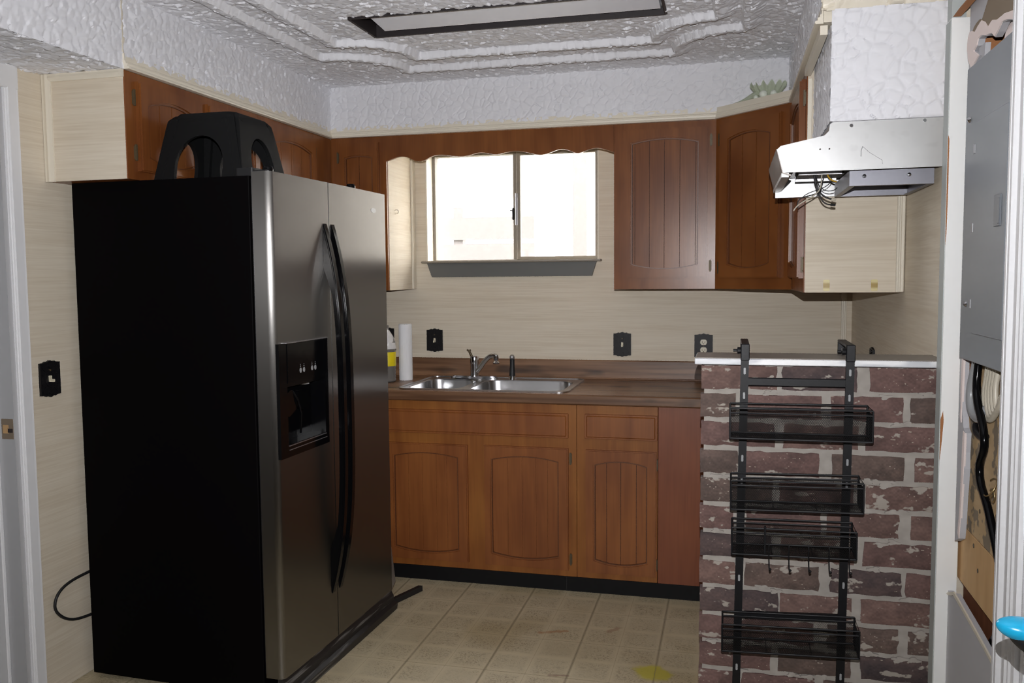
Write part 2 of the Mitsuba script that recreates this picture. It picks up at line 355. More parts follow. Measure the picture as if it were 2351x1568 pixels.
# right wall, papered part behind the brick half wall
struct('wall_right', box(XR, XR + 0.12, 2.505, YW + 0.1, 0, 2.6), M_PAPER)
# right wall, near part: drywall broken open behind and below the electrical panel
hole = sg.Polygon([(2.384, 1.181), (2.381, 1.10), (2.374, 1.085), (2.366, 1.06), (2.345, 1.05), (2.350, 1.00), (2.347, 0.96), (2.352, 0.92), (2.360, 0.87), (2.362, 0.83),
                   (2.368, 0.79), (2.372, 0.775), (2.418, 0.755), (2.424, 0.727), (2.428, 0.70), (2.436, 0.639), (2.452, 0.612), (2.446, 0.603), (2.43, 0.608),
                   (2.40, 0.622), (2.35, 0.617), (2.28, 0.612), (2.20, 0.606), (2.12, 0.598), (2.02, 0.585), (2.02, 1.30), (2.02, 1.965), (2.065, 1.974), (2.105, 1.985),
                   (2.141, 1.990), (2.17, 1.978), (2.195, 1.972), (2.215, 1.985), (2.240, 1.990), (2.262, 1.992), (2.305, 2.004), (2.330, 2.003), (2.340, 1.990),
                   (2.365, 1.984), (2.335, 1.972), (2.318, 1.962), (2.345, 1.955), (2.385, 1.94), (2.384, 1.60)])
ROUGH = random.Random(3)
near_poly = sg.box(1.88, 0.0, 2.418, 2.6).union(sg.box(2.3, 0.0, 2.469, 0.605)).difference(hole)
W_NEAR = struct('wall_right_front', prism(near_poly, XR, XR + 0.014, 'yz'), M_DRYWALL)
struct('wall_right_rear', [box(XR, XR + 0.12, YREAR, 0.98, 0, 2.6), box(XR, XR + 0.12, 0.98, 1.88, 2.08, 2.6)], M_REAR)
# torn paper and crumbled gypsum round the hole
kraft = [(2.261, 2.073), (2.307, 2.042), (2.325, 2.048), (2.359, 2.047), (2.378, 2.043), (2.391, 2.036), (2.366, 2.024), (2.345, 2.03), (2.306, 2.036), (2.27, 2.024), (2.249, 2.006), (2.215, 2.012), (2.176, 2.002), (2.12, 2.0),
         (2.065, 1.99), (1.90, 1.985), (1.90, 2.13), (2.20, 2.13)]
struct('torn_paper', prism(kraft, XR - 0.0012, XR, 'yz'), M_KRAFT, parent=W_NEAR, label='patch of brown paper where the white face is torn off')
gyp = sg.Polygon([(2.391, 2.038), (2.410, 2.040), (2.424, 2.031), (2.430, 2.012), (2.426, 1.996), (2.418, 1.975), (2.395, 1.955), (2.37, 1.935), (2.32, 1.93), (2.02, 1.93), (2.02, 1.99), (2.065, 1.994), (2.12, 2.004), (2.176, 2.006),
                  (2.215, 2.016), (2.249, 2.010), (2.275, 2.028), (2.306, 2.040), (2.34, 2.034), (2.363, 2.028)]).difference(hole.buffer(0.002))
struct('broken_gypsum', prism(gyp, XR - 0.003, XR + 0.004, 'yz'), M_GYP, parent=W_NEAR, label='crumbled pinkish gypsum edge of the hole')
rag = [(2.384, 1.245)] + [(2.392 + 0.006 * ROUGH.random(), 1.245 - 0.02 * k) for k in range(1, 9)] + [(2.384, 1.07)] + [(2.3835 - 0.001 * k, 1.09 + 0.02 * k) for k in range(8)]
struct('broken_gypsum', prism(rag, XR - 0.002, XR + 0.003, 'yz'), M_GYP, parent=W_NEAR)
rag2 = [(2.345, 1.05), (2.362, 1.052), (2.366, 1.0), (2.368, 0.92), (2.374, 0.84), (2.386, 0.785), (2.372, 0.775), (2.362, 0.83), (2.352, 0.92), (2.346, 0.98)]
struct('broken_gypsum', prism(rag2, XR - 0.002, XR + 0.003, 'yz'), M_GYP, parent=W_NEAR)
# grey drywall patch below the hole, its diagonal cut edge bare
low = sg.Polygon([(2.475, 0.593), (2.452, 0.603), (2.43, 0.607), (2.40, 0.622), (2.35, 0.617), (2.28, 0.612), (2.20, 0.606), (2.12, 0.598), (2.0, 0.583), (2.0, 0.0), (2.475, 0.0)])
struct('cut_edge', prism([(2.476, 0.594), (2.452, 0.606), (2.40, 0.626), (2.30, 0.618), (2.12, 0.602), (2.0, 0.588), (2.0, 0.580), (2.12, 0.594), (2.30, 0.609), (2.40, 0.616), (2.452, 0.598)], XR - 0.004, XR + 0.0, 'yz'), M_CREAM, parent=W_NEAR)
# white post at the end of the brick wall: white front, grazing shade put into the side colour
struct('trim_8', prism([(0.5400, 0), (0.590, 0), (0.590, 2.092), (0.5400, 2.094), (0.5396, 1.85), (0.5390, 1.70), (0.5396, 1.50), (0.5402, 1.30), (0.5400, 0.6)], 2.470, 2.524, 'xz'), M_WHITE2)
struct('side_face', box(0.5380, 0.5410, 2.474, 2.524, 0.0, 2.09), M_POSTSHADE, parent='trim_8', label='side of the white post with its grazing shade put into the grey')
struct('trim_9', box(0.5410, 0.575, 2.478, 2.524, 2.095, 2.45), M_POSTSHADE)
struct('bare_patch', prism([(0.5395, 1.063), (0.5450, 1.085), (0.5470, 1.06), (0.5435, 1.0), (0.5400, 0.955)], 2.4685, 2.4702, 'xz'), M_ORANGEW, parent='trim_8', label='bare orange wood where the white paint chipped off')
struct('bare_patch', prism([(0.5385, 1.80), (0.5415, 1.79), (0.5420, 1.66), (0.5408, 1.55), (0.5388, 1.52)], 2.4685, 2.4702, 'xz'), M_ORANGEW, parent='trim_8')
struct('trim_10', prism([(0.5420, 2.096), (0.556, 2.116), (0.569, 2.122), (0.561, 2.096)], 1.95, 2.47, 'xz'), M_ORANGEW)

# plaster with a stomped texture: real relief
def plaster_h(P, seed, amp, cell=0.036, flat=1.0):
    r = np.random.default_rng(seed)
    lo, hi = P.min(0) - 3 * cell, P.max(0) + 3 * cell
    nx, ny = np.ceil((hi - lo) / cell).astype(int)
    g = np.stack(np.meshgrid(np.arange(nx), np.arange(ny), indexing='ij'), -1).reshape(-1, 2)
    S = lo + (g + r.random(g.shape)) * cell
    d, i = cKDTree(S).query(P, k=2)
    tilt = r.normal(size=S.shape) * 0.16 * amp * flat
    lift = r.normal(size=len(S)) * 0.0012 * amp * flat
    t = np.clip((d[:, 1] - d[:, 0]) / ((0.30 if flat > 0.5 else 0.22) * cell), 0, 1)
    keep = r.random(len(S))[i[:, 0]]
    crev = 0.0042 * amp * (1 - t * t * (3 - 2 * t)) * (0.25 + 0.75 * keep)
    fine = meshkit.fbm(np.c_[P * 60, np.zeros(len(P))], 3, seed) - 0.5
    return (tilt[i[:, 0]] * (P - S[i[:, 0]])).sum(1) + lift[i[:, 0]] - crev + 0.003 * amp * fine * (0.4 + 0.6 * flat)

def relief(o, eu, ev, n, U, V, step, seed, amp, vmin=None, extra=None, cell=0.036, flat=1.0):
    o, eu, ev, n = (np.asarray(q, float) for q in (o, eu, ev, n))
    nu, nv = max(2, int(round(U / step)) + 1), max(2, int(round(V / step)) + 1)
    u = np.linspace(0, U, nu)
    base = np.zeros(nu) if vmin is None else vmin(u)
    uu = np.repeat(u, nv)
    vv = (base[:, None] + (V - base)[:, None] * np.linspace(0, 1, nv)[None]).ravel()
    h = plaster_h(np.c_[uu, vv], seed, amp, cell, flat)
    if extra is not None: h = h + extra(uu, vv)
    v = o + uu[:, None] * eu + vv[:, None] * ev + h[:, None] * n
    i, j = np.meshgrid(np.arange(nu - 1), np.arange(nv - 1), indexing='ij')
    a = (i * nv + j).ravel(); b = a + nv
    f = np.vstack([np.c_[a, b, b + 1], np.c_[a, b + 1, a + 1]])
    if np.cross(eu, ev) @ n < 0: f = f[:, ::-1]
    return trimesh.Trimesh(v, f, process=False)

def scallop(seed):
    r = np.random.default_rng(seed)
    xs = np.cumsum(np.r_[0, 0.03 + 0.05 * r.random(200)]); hs = 0.004 + 0.012 * r.random(201)
    def fn(u):
        k = np.clip(np.searchsorted(xs, u) - 1, 0, 199)
        t = (u - xs[k]) / (xs[k + 1] - xs[k])
        return 0.030 + hs[k] * np.sqrt(np.clip(1 - (2 * t - 1) ** 2, 0, 1)) + 0.002 * np.sin(u * 70)
    return fn

# ceiling with its stepped tray (raised middle with notched corners)
arc = lambda c, r0, a0, a1, n=10: [(c[0] + r0 * math.cos(math.radians(a)), c[1] + r0 * math.sin(math.radians(a))) for a in np.linspace(a0, a1, n)]
outer = [(-1.712, 1.6)] + [(-1.70, 3.455)] + arc((-1.70, 3.755), 0.285, -88, -3, 9) + [(-1.415, 3.775), (-0.235, 3.79)] + [(-0.235, 3.76)] + arc((0.03, 3.76), 0.275, 180, 262, 9) + [(0.035, 3.48), (0.035, 1.6)]
inner = [(-1.545, 1.77)] + [(-1.54, 3.285)] + arc((-1.55, 3.545), 0.26, -88, -3, 9) + [(-1.29, 3.56), (-0.315, 3.575)] + [(-0.315, 3.56)] + arc((-0.065, 3.56), 0.25, 180, 266, 9) + [(-0.065, 3.31), (-0.065, 1.77)]
outer, inner = sg.Polygon(outer), sg.Polygon(inner)
LX0, LX1, LY0, LY1 = -1.371, -0.238, 3.035, 3.287      # light recess
CY0 = 2.3
def tray(u, v):
    P = shapely.points(XLF + u, CY0 + v)
    h = np.zeros(len(u))
    ss = lambda t: np.clip(t, 0, 1) ** 2 * (3 - 2 * np.clip(t, 0, 1))
    for poly in (outer, inner):
        d = shapely.distance(poly.exterior, P) * np.where(shapely.contains_xy(poly, XLF + u, CY0 + v), -1, 1)
        h += 0.027 * ss(d / 0.010 + 0.5) * (1 - ss((d - 0.055) / 0.075 + 0.5))
    return h           # two plastered mouldings hanging below the ceiling
CX1, CY1 = XR, YUP
ceil = struct('ceiling')
# cut the recess of the light out of the ceiling mesh
_c = relief([XLF, CY0, ZC], [1, 0, 0], [0, 1, 0], [0, 0, -1], XRF - XLF, YUP - CY0, 0.0045, 11, 0.88, extra=tray, cell=0.027)
_m = _c.triangles_center
_keep = ~((_m[:, 0] > LX0) & (_m[:, 0] < LX1) & (_m[:, 1] > LY0) & (_m[:, 1] < LY1))
_c.update_faces(_keep)
scene[ceil] = ply(_c, M_PLASTER, smooth=40)
part(ceil, 'slab', [box(XL - 0.12, XR + 0.12, YREAR, CY0, ZC, 2.5), box(XRF, XR + 0.12, CY0, YHD, ZC, 2.5), box(XL - 0.12, XR + 0.12, 1.2, YW + 0.1, 2.62, 2.7)], M_PLASTER)
part(ceil, 'soffit', [relief([XLF, 1.8, ZT], [0, 1, 0], [0, 0, 1], [1, 0, 0], 2.549 - 1.8, ZC - ZT + 0.01, 0.0045, 21, 0.62, cell=0.028), box(XLF - 0.01, XLF, 1.0, 1.8, ZT, ZC),
                      relief([XLF, 2.549, ZT], [0, 1, 0], [0, 0, 1], [1, 0, 0], YUP - 2.549, ZC - ZT + 0.01, 0.0045, 22, 0.62, cell=0.026, vmin=scallop(1), extra=lambda u, v: 0 * u + 0.006),
                      relief([XL, 1.8, ZT], [1, 0, 0], [0, 1, 0], [0, 0, -1], XLF - XL, 2.548 - 1.8, 0.0045, 23, 0.85, cell=0.028), box(XL, XLF, 1.0, 1.8, ZT, ZT + 0.01)], M_PLASTER, smooth=40)
part(ceil, 'soffit', relief([XLF, YUP, ZT], [1, 0, 0], [0, 0, 1], [0, -1, 0], XRF - XLF, ZC - ZT + 0.01, 0.0045, 24, 1.3, cell=0.034, flat=0.12, vmin=scallop(2), extra=lambda u, v: 0 * u + 0.006), M_PLASTER, smooth=40)
part(ceil, 'soffit', [relief([XRF, YHD, ZT], [0, 1, 0], [0, 0, 1], [-1, 0, 0], YUP - YHD, ZC - ZT + 0.01, 0.0045, 25, 0.6, cell=0.026, vmin=scallop(3), extra=lambda u, v: 0 * u + 0.004)], M_PLASTER, smooth=40)
part(ceil, 'soffit_core', [box(XL - 0.1, XLF - 0.016, 1.0, 2.549, ZT + 0.012, 2.6), box(XL - 0.1, XLF, 2.549, YW, ZT + 0.006, 2.6), box(XL, XR, YUP + 0.002, YW + 0.1, ZT + 0.006, 2.6), box(XRF + 0.002, XR + 0.1, YHD + 0.012, YW, ZT + 0.006, 2.6)], M_CREAM)
HX = 0.268   # left face of the hood chase
part(ceil, 'hood_chase', [relief([HX, YHD, 1.876], [0, 1, 0], [0, 0, 1], [-1, 0, 0], 3.165 - YHD, ZT - 1.876, 0.0045, 26, 0.5, cell=0.024),
                          relief([HX, YHD, 1.876], [1, 0, 0], [0, 0, 1], [0, -1, 0], XR - HX, 2.185 - 1.876, 0.004, 27, 1.35, flat=0.12),
                          box(HX + 0.008, XR, YHD + 0.008, 3.165, 1.876, ZT + 0.01)], M_PLASTER, smooth=40)
part(ceil, 'patch', [relief([HX - 0.012, YHD - 0.002, 2.183], [1, 0, 0], [0, 0, 1], [0, -1, 0], XR - HX + 0.012, 0.24, 0.008, 28, 0.8, cell=0.07), relief([HX - 0.03, YHD - 0.012, 2.178], [1, 0, 0], [0, 0, 1], [0, -1, 0], 0.035, 0.05, 0.005, 29, 1.5)], M_CREAM, smooth=40, label='rough cream plaster patch above the range hood box')

# crown moulding and frieze
CROWN = [(0, 0), (0.020, 0), (0.023, 0.005), (0.021, 0.009), (0.015, 0.010), (0.016, 0.017), (0.010, 0.019), (0.009, 0.025), (0.005, 0.028), (0.005, 0.052), (0, 0.052)]
def crown(o, along, out, L):
    return prism(CROWN, 0, L, frame_mat(o, out, [0, 0, 1], along))
struct('trim_1', crown([XLF, 2.549, ZT], [0, 1, 0], [1, 0, 0], YUP - 2.549), M_CREAM)
struct('trim_2', crown([XLF, YUP, ZT], [1, 0, 0], [0, -1, 0], -0.066 - XLF), M_CREAM)
s2 = math.sqrt(0.5)
DG = XRF + 0.066
struct('trim_3', crown([-0.066, YUP, ZT], [s2, -s2, 0], [-s2, -s2, 0], DG / s2), M_CREAM)
struct('trim_4', [crown([XRF, YHD, ZT], [0, 1, 0], [-1, 0, 0], 3.784 - YHD), box(XRF - 0.008, XRF + 0.012, YHD + 0.004, 3.165, ZT - 0.030, ZT - 0.004)], M_CREAM)
struct('ledge', prism([(-0.066, YUP), (XRF, YUP), (XRF, 3.784)], ZT + 0.004, ZT + 0.047), M_CREAM, parent='trim_3')
struct('trim_6', [box(0.520, 0.546, YW - 0.012, YW, 1.0, ZB, 0.003), box(0.527, 0.539, YW - 0.016, YW, 1.0, ZB, 0.003)], M_CREAM)

# black vinyl base under the cabinets
struct('baseboard_back', box(-2.25, XR, 3.853, 3.90, 0.0, 0.067), M_BASEV)
struct('wall_base_seam', box(-0.72, -0.718, 3.8525, 3.854, 0.0, 0.066), M_BLACKP, parent='baseboard_back')

# doorway in the left wall: jamb, stop, casing
d1 = struct('door_1')
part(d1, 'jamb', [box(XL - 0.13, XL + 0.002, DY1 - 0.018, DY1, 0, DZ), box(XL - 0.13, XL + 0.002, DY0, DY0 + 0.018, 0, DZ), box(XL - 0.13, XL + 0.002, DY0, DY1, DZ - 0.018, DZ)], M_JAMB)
part(d1, 'stop', [box(XL - 0.105, XL - 0.060, DY1 - 0.032, DY1 - 0.018, 0, DZ - 0.018, 0.003)], M_WHITE)
prof = [(0, 0), (0.058, 0), (0.058, 0.010), (0.054, 0.014), (0.046, 0.013), (0.044, 0.016), (0.012, 0.016), (0.010, 0.012), (0.006, 0.011), (0.004, 0.008), (0, 0.008)]
part(d1, 'casing', [prism([(DY1 + a, XL + b) for a, b in prof], 0, 2.147, frame_mat([0, 0, 0], [0, 1, 0], [1, 0, 0], [0, 0, 1])),
                    box(XL, XL + 0.016, DY0 - 0.05, DY1 + 0.058, DZ - 0.004, 2.147, 0.004)], M_WHITE)
part(d1, 'strike_recess', box(XL - 0.048, XL - 0.002, DY1 - 0.0195, DY1 - 0.0175, 0.925, 0.992), M_KRAFT, label='rough cut out for a missing strike plate')
part(d1, 'raw_wood', box(XL - 0.042, XL - 0.020, DY1 - 0.0205, DY1 - 0.0185, 0.944, 0.972), M_BOARD2)
part(d1, 'bolt_hole', box(XL - 0.022, XL - 0.004, DY1 - 0.0215, DY1 - 0.0190, 0.947, 0.960), M_DARKVOID)
# doorway in the near right wall, its fluted casing next to the panel
d2 = struct('door_2')
fl_prof = [(0, 0), (0, 0.018), (0.006, 0.022), (0.016, 0.022), (0.019, 0.014), (0.026, 0.014), (0.030, 0.024), (0.042, 0.024), (0.047, 0.015), (0.060, 0.013), (0.066, 0.019), (0.084, 0.020), (0.088, 0.016), (0.096, 0.016), (0.100, 0.012), (0.112, 0.010), (0.112, 0)]
part(d2, 'casing', prism([(1.998 - a, XR - b) for a, b in fl_prof], 0, 2.45, frame_mat([0, 0, 0], [0, 1, 0], [1, 0, 0], [0, 0, 1])), M_WHITE)
part(d2, 'slab', box(XR + 0.03, XR + 0.07, 0.99, 1.87, 0.01, 2.07, 0.004), M_WHITE2)
part(d2, 'jamb', [box(XR, XR + 0.12, 1.865, 1.885, 0, 2.09), box(XR, XR + 0.12, 0.975, 0.992, 0, 2.09), box(XR, XR + 0.12, 0.98, 1.88, 2.07, 2.09)], M_WHITE)

# window
win = struct('window_1')
GY = YW + 0.125
part(win, 'reveal', [box(WX0 - 0.006, WX0 + 0.001, YW - 0.001, YW + 0.16, WZ0, WZ1), box(WX1 - 0.001, WX1 + 0.006, YW - 0.001, YW + 0.16, WZ0, WZ1), box(WX0, WX1, YW, YW + 0.16, WZ1 - 0.002, WZ1 + 0.004)], M_CREAM)
part(win, 'frame', [box(WX0, WX0 + 0.016, GY - 0.03, GY + 0.03, WZ0, WZ1, 0.002), box(WX1 - 0.018, WX1, GY - 0.03, GY + 0.03, WZ0, WZ1, 0.002), box(WX0, WX1, GY - 0.03, GY + 0.03, WZ1 - 0.03, WZ1, 0.002), box(WX0, WX1, GY - 0.03, GY + 0.03, WZ0 - 0.004, WZ0 + 0.006, 0.002)], M_FRAME)
part(win, 'mullion', box(-1.137, -1.100, GY - 0.020, GY + 0.020, WZ0, WZ1, 0.003), M_FRAME)
s = part(win, 'sash', [box(-1.112, -1.092, GY - 0.042, GY - 0.018, WZ0 + 0.004, WZ1, 0.002), box(-0.690, WX1 - 0.012, GY - 0.042, GY - 0.018, WZ0 + 0.004, WZ1, 0.002), box(-1.10, -0.68, GY - 0.042, GY - 0.018, WZ0 + 0.002, WZ0 + 0.020, 0.002), box(-1.10, -0.68, GY - 0.042, GY - 0.018, WZ1 - 0.04, WZ1, 0.002)], M_FRAME)
part(win, 'pane', box(WX0 + 0.012, -1.12, GY + 0.008, GY + 0.0085, WZ0, WZ1 - 0.01), 'mat_pane')
part(win, 'pane', box(-1.095, -0.685, GY - 0.030, GY - 0.0295, WZ0 + 0.01, WZ1 - 0.02), 'mat_pane')
for k in (labels_k for labels_k in list(scene) if labels_k.startswith(f'{win}__pane')):   # single sheets
    x0, x1, y = (WX0 + 0.012, -1.12, GY + 0.008) if not k.endswith('001') else (-1.098, -0.684, GY - 0.030)
    scene[k] = ply((np.array([[x0, y, WZ0], [x1, y, WZ0], [x1, y, WZ1], [x0, y, WZ1]]), np.array([[0, 1, 2, 3]])), 'mat_pane')
part(win, 'latch', [box(-1.141, -1.128, GY - 0.036, GY - 0.018, 1.75, 1.815, 0.005), box(-1.152, -1.128, GY - 0.034, GY - 0.024, 1.797, 1.802, 0.001)], M_BLACKP, label='dark sliding window latch')
part(win, 'track', box(-1.118, -1.104, GY - 0.050, GY - 0.041, 1.72, 1.89, 0.002), M_ALU, label='pale strip on the sash edge')
part(win, 'sill', box(-1.612, -0.642, YW - 0.045, YW + 0.10, WZ0 - 0.012, WZ0, 0.003), M_FRAME)
part(win, 'apron', prism([(-1.585, WZ0 - 0.012), (-0.668, WZ0 - 0.012), (-0.692, 1.447), (-1.559, 1.447)], YW - 0.022, YW, 'xz'), M_APRON, label='grey apron with slanted ends')

# ------------------------------------------------------------------ wooden cabinets
def arch_panel(x0, x1, zl, zt, rise_t=0.019, rise_b=0.020, n=14):
    """Panel opening: sides at zl / zt, top bulging up, bottom bulging down."""
    t = np.linspace(0, 1, n)
    top = [(x1 - (x1 - x0) * a, zt + rise_t * (1 - (2 * a - 1) ** 2)) for a in t]
    bot = [(x0 + (x1 - x0) * a, zl - rise_b * (1 - (2 * a - 1) ** 2)) for a in t]
    return sg.Polygon(bot + top)

def cab_door(cab, M, W, H, panel, cuts, wood=M_WOOD, th=0.020, label=None, gap=0.0011):
    """A frame-and-panel door; M: frame with origin at the lower left of the door's back, axes across, up, out."""
    full = sg.box(0, 0, W, H)
    d = part(cab, 'door', [prism(full.difference(panel), 0, th - 0.006, M), prism(sg.box(0.005, 0.005, W - 0.005, H - 0.005).difference(panel.buffer(0.005)), th - 0.007, th, M),
                           prism(panel, 0.0, 0.004, M)], wood, label=label)
    lip = panel.difference(panel.buffer(-0.004))
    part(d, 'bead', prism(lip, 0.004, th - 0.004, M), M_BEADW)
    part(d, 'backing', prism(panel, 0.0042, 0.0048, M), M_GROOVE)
    x0, z0, x1, z1 = panel.bounds
    edges = [x0 + 0.004] + list(cuts) + [x1 - 0.004]
    inner_p = panel.buffer(-0.004)
    for a, b in zip(edges[:-1], edges[1:]):
        g = gap
        pl = inner_p.intersection(sg.box(a + g, z0, b - g, z1))
        part(d, 'plank', [prism(pl, 0.0049, 0.0085, M), prism(pl.buffer(-0.0012), 0.0085, 0.0098, M)], wood)
    return d

def hinge(cab, M, x, z, h=0.046):
    part(cab, 'hinge', [prism(roundrect(x - 0.006, z - h / 2, x + 0.006, z + h / 2, 0.003), 0, 0.003, M), prism(sg.box(x - 0.0035, z - h / 2 - 0.004, x + 0.0035, z + h / 2 + 0.004), 0.002, 0.008, M)], M_BRASS)

XZ_FRONT = lambda x, y, z: frame_mat([x, y, z], [1, 0, 0], [0, 0, 1], [0, -1, 0])

FB = 3.858    # face of the base cabinets' frame
def base_frame(x0, x1, openings, z0=0.066, z1=0.868):
    poly = sg.box(x0, z0, x1, z1)
    for o in openings: poly = poly.difference(sg.box(*o))
    return [prism(poly, FB, FB + 0.02, 'xz'), box(x0 + 0.001, x0 + 0.017, FB + 0.02, YW - 0.004, z0, z1), box(x1 - 0.017, x1 - 0.001, FB + 0.02, YW - 0.004, z0, z1), box(x0 + 0.017, x1 - 0.017, FB + 0.02, YW - 0.004, z0, z0 + 0.016), box(x0 + 0.017, x1 - 0.017, YW - 0.012, YW - 0.004, z0, z1)]

cab = thing('sink_base_cabinet', 'orange brown sink base cabinet with two arched panel doors and a false drawer front', 'cabinet')
part(cab, 'carcass', base_frame(-1.86, -0.672, [(-1.57, 0.13, -1.21, 0.64), (-1.09, 0.13, -0.73, 0.64)]), M_WOODF)
part(cab, 'false_drawer', [box(-1.62, -0.708, FB - 0.014, FB, 0.712, 0.824, 0.001), box(-1.612, -0.716, FB - 0.019, FB - 0.01, 0.720, 0.816, 0.005)], M_WOODL)
cab_door(cab, XZ_FRONT(-1.590, FB, 0.101), 0.403, 0.561, arch_panel(0.037, 0.357, 0.058, 0.500), [0.107, 0.177, 0.247, 0.300], M_WOODL, gap=0.0002)
cab_door(cab, XZ_FRONT(-1.105, FB, 0.099), 0.397, 0.566, arch_panel(0.035, 0.352, 0.060, 0.503), [0.112, 0.180, 0.246, 0.300], M_WOODL, gap=0.0002)
for z in (0.617, 0.148): hinge(cab, XZ_FRONT(0, FB, 0), -0.699, z)

cab = thing('drawer_base_cabinet', 'narrow orange brown base cabinet, one drawer over a beadboard door, right of the sink', 'cabinet')
part(cab, 'carcass', base_frame(-0.670, -0.3065, [(-0.60, 0.13, -0.345, 0.64)]), M_WOODF)
part(cab, 'drawer', [box(-0.632, -0.308, FB - 0.014, FB, 0.714, 0.826, 0.001), box(-0.624, -0.316, FB - 0.019, FB - 0.01, 0.721, 0.819, 0.005)], M_WOODL)
cab_door(cab, XZ_FRONT(-0.628, FB, 0.096), 0.318, 0.567, arch_panel(0.040, 0.277, 0.063, 0.500), [0.095, 0.159, 0.229], M_WOODL)
for z in (0.605, 0.150): hinge(cab, XZ_FRONT(0, FB, 0), -0.3105, z)

cab = thing('corner_base_cabinet', 'plain reddish brown cabinet front between the drawer cabinet and the brick wall', 'cabinet')
part(cab, 'front_panel', box(-0.304, XR - 0.002, FB - 0.002, FB + 0.018, 0.066, 0.868, 0.001), M_WOODR)
part(cab, 'carcass', box(-0.303, XR - 0.003, FB + 0.018, YW - 0.004, 0.067, 0.848), M_WOODR)

# countertop with the sink hole, backsplash
top = thing('countertop', 'dark wood grain laminate countertop with a low backsplash', 'countertop')
SX0, SX1, SY0, SY1 = -1.545, -0.715, 3.868, 4.392
ctop = sg.box(-1.955, 3.822, XR - 0.002, YW - 0.002).difference(roundrect(SX0 + 0.012, SY0 + 0.012, SX1 - 0.012, SY1 - 0.012, 0.05))
part(top, 'slab', [prism(ctop, 0.872, 0.914)], M_COUNTER)
part(top, 'front_edge', [box(-1.955, XR - 0.002, 3.815, 3.835, 0.870, 0.9165, 0.006)], M_COUNTER)
part(top, 'backsplash', [box(-1.955, XR - 0.002, YW - 0.024, YW - 0.001, 0.914, 1.012, 0.004), box(-1.955, XR - 0.002, YW - 0.032, YW - 0.02, 0.914, 0.922, 0.003)], M_COUNTER)

# double bowl sink
sink = thing('kitchen_sink', 'stainless double bowl drop in sink in the wooden counter', 'sink')
bowl1, bowl2 = roundrect(-1.515, 3.90, -1.245, 4.285, 0.07), roundrect(-1.205, 3.90, -0.750, 4.285, 0.07)
rim = roundrect(SX0, SY0, SX1, SY1, 0.045)
part(sink, 'rim', [prism(rim.difference(bowl1).difference(bowl2), 0.9145, 0.9185), prism(rim.difference(rim.buffer(-0.010)), 0.9175, 0.9215)], M_SINK)
def bowl(poly, z_top, depth):
    rings, prev = [], None
    for d, zz in ((0, 0), (0.004, 0.006), (0.008, 0.10), (0.02, depth - 0.02), (0.05, depth)):
        g = poly.buffer(-d, quad_segs=6)
        c = np.array(g.exterior.coords)[:-1]
        th = np.linspace(0, 1, 72, endpoint=False)
        line = g.exterior
        rings.append(np.array([[*line.interpolate(t, normalized=True).coords[0], z_top - zz] for t in th]))
    v = np.vstack(rings + [np.r_[np.array(poly.centroid.coords[0]), z_top - depth - 0.004][None]])
    f, n = [], 72
    for i in range(len(rings) - 1):
        for s in range(n):
            s2 = (s + 1) % n
            f += [[i * n + s, i * n + s2, (i + 1) * n + s2], [i * n + s, (i + 1) * n + s2, (i + 1) * n + s]]
    b = (len(rings) - 1) * n
    f += [[b + s, b + (s + 1) % n, len(v) - 1] for s in range(n)]
    return trimesh.Trimesh(v, f, process=False)
part(sink, 'bowl', bowl(bowl1, 0.918, 0.17), M_SINK, smooth=50)
part(sink, 'bowl', bowl(bowl2, 0.918, 0.19), M_SINK, smooth=50)
for cx in (-1.38, -0.98): part(sink, 'drain', lathe([(0.001, 0.003), (0.03, 0.003), (0.042, 0.0), (0.044, 0.004)], (cx, 4.10, 0.918 - (0.17 if cx < -1.2 else 0.19) + 0.001)), M_CHROME)

fa = thing('kitchen_faucet', 'chrome single lever faucet with a raised spout on the sink deck', 'faucet')
FX, FY = -1.290, 4.325
part(fa, 'base_plate', [prism(sa.scale(sg.Point(FX, FY).buffer(1, quad_segs=12), 0.128, 0.026), 0.919, 0.928), prism(sa.scale(sg.Point(FX, FY).buffer(1, quad_segs=12), 0.118, 0.021), 0.928, 0.933)], M_CHROME, smooth=40)
part(fa, 'body', lathe([(0.024, 0.93), (0.0225, 0.94), (0.021, 0.995), (0.0235, 1.0), (0.0235, 1.028), (0.018, 1.036), (0.001, 1.038)], (FX, FY, 0)), M_CHROME, smooth=40)
part(fa, 'spout', tube(spline([(FX + 0.012, FY - 0.005, 0.957), (FX + 0.055, FY - 0.020, 1.005), (FX + 0.088, FY - 0.032, 1.036), (FX + 0.115, FY - 0.042, 1.046), (FX + 0.133, FY - 0.048, 1.040)], 20), np.linspace(0.0125, 0.0105, 20), 12), M_CHROME, smooth=50)
part(fa, 'spout_tip', lathe([(0.001, 1.050), (0.012, 1.048), (0.0135, 1.035), (0.011, 1.022), (0.009, 1.018), (0.017, 1.008), (0.016, 1.005), (0.001, 1.005)], (FX + 0.130, FY - 0.048, 0), 20), M_CHROME, smooth=40)
part(fa, 'lever', [tube([(FX - 0.012, FY, 1.028), (FX - 0.022, FY, 1.05), (FX - 0.028, FY, 1.062)], [0.007, 0.006, 0.005], 10), tube([(FX - 0.040, FY - 0.002, 1.069), (FX - 0.028, FY, 1.062), (FX - 0.020, FY + 0.002, 1.068)], [0.003, 0.0055, 0.004], 8)], M_BRASS, smooth=50)
sp = thing('sink_sprayer', 'black side sprayer standing on the sink deck right of the faucet', 'sprayer')
part(sp, 'handle', lathe([(0.016, 0.936), (0.015, 0.95), (0.012, 1.00), (0.0125, 1.022), (0.010, 1.024)], (-1.086, 4.32, 0), 20), M_BLACKP, smooth=40)
part(sp, 'head', ball((-1.086, 4.318, 1.034), 0.0135, 2, (1, 1.1, 1)), M_ALU, smooth=True)
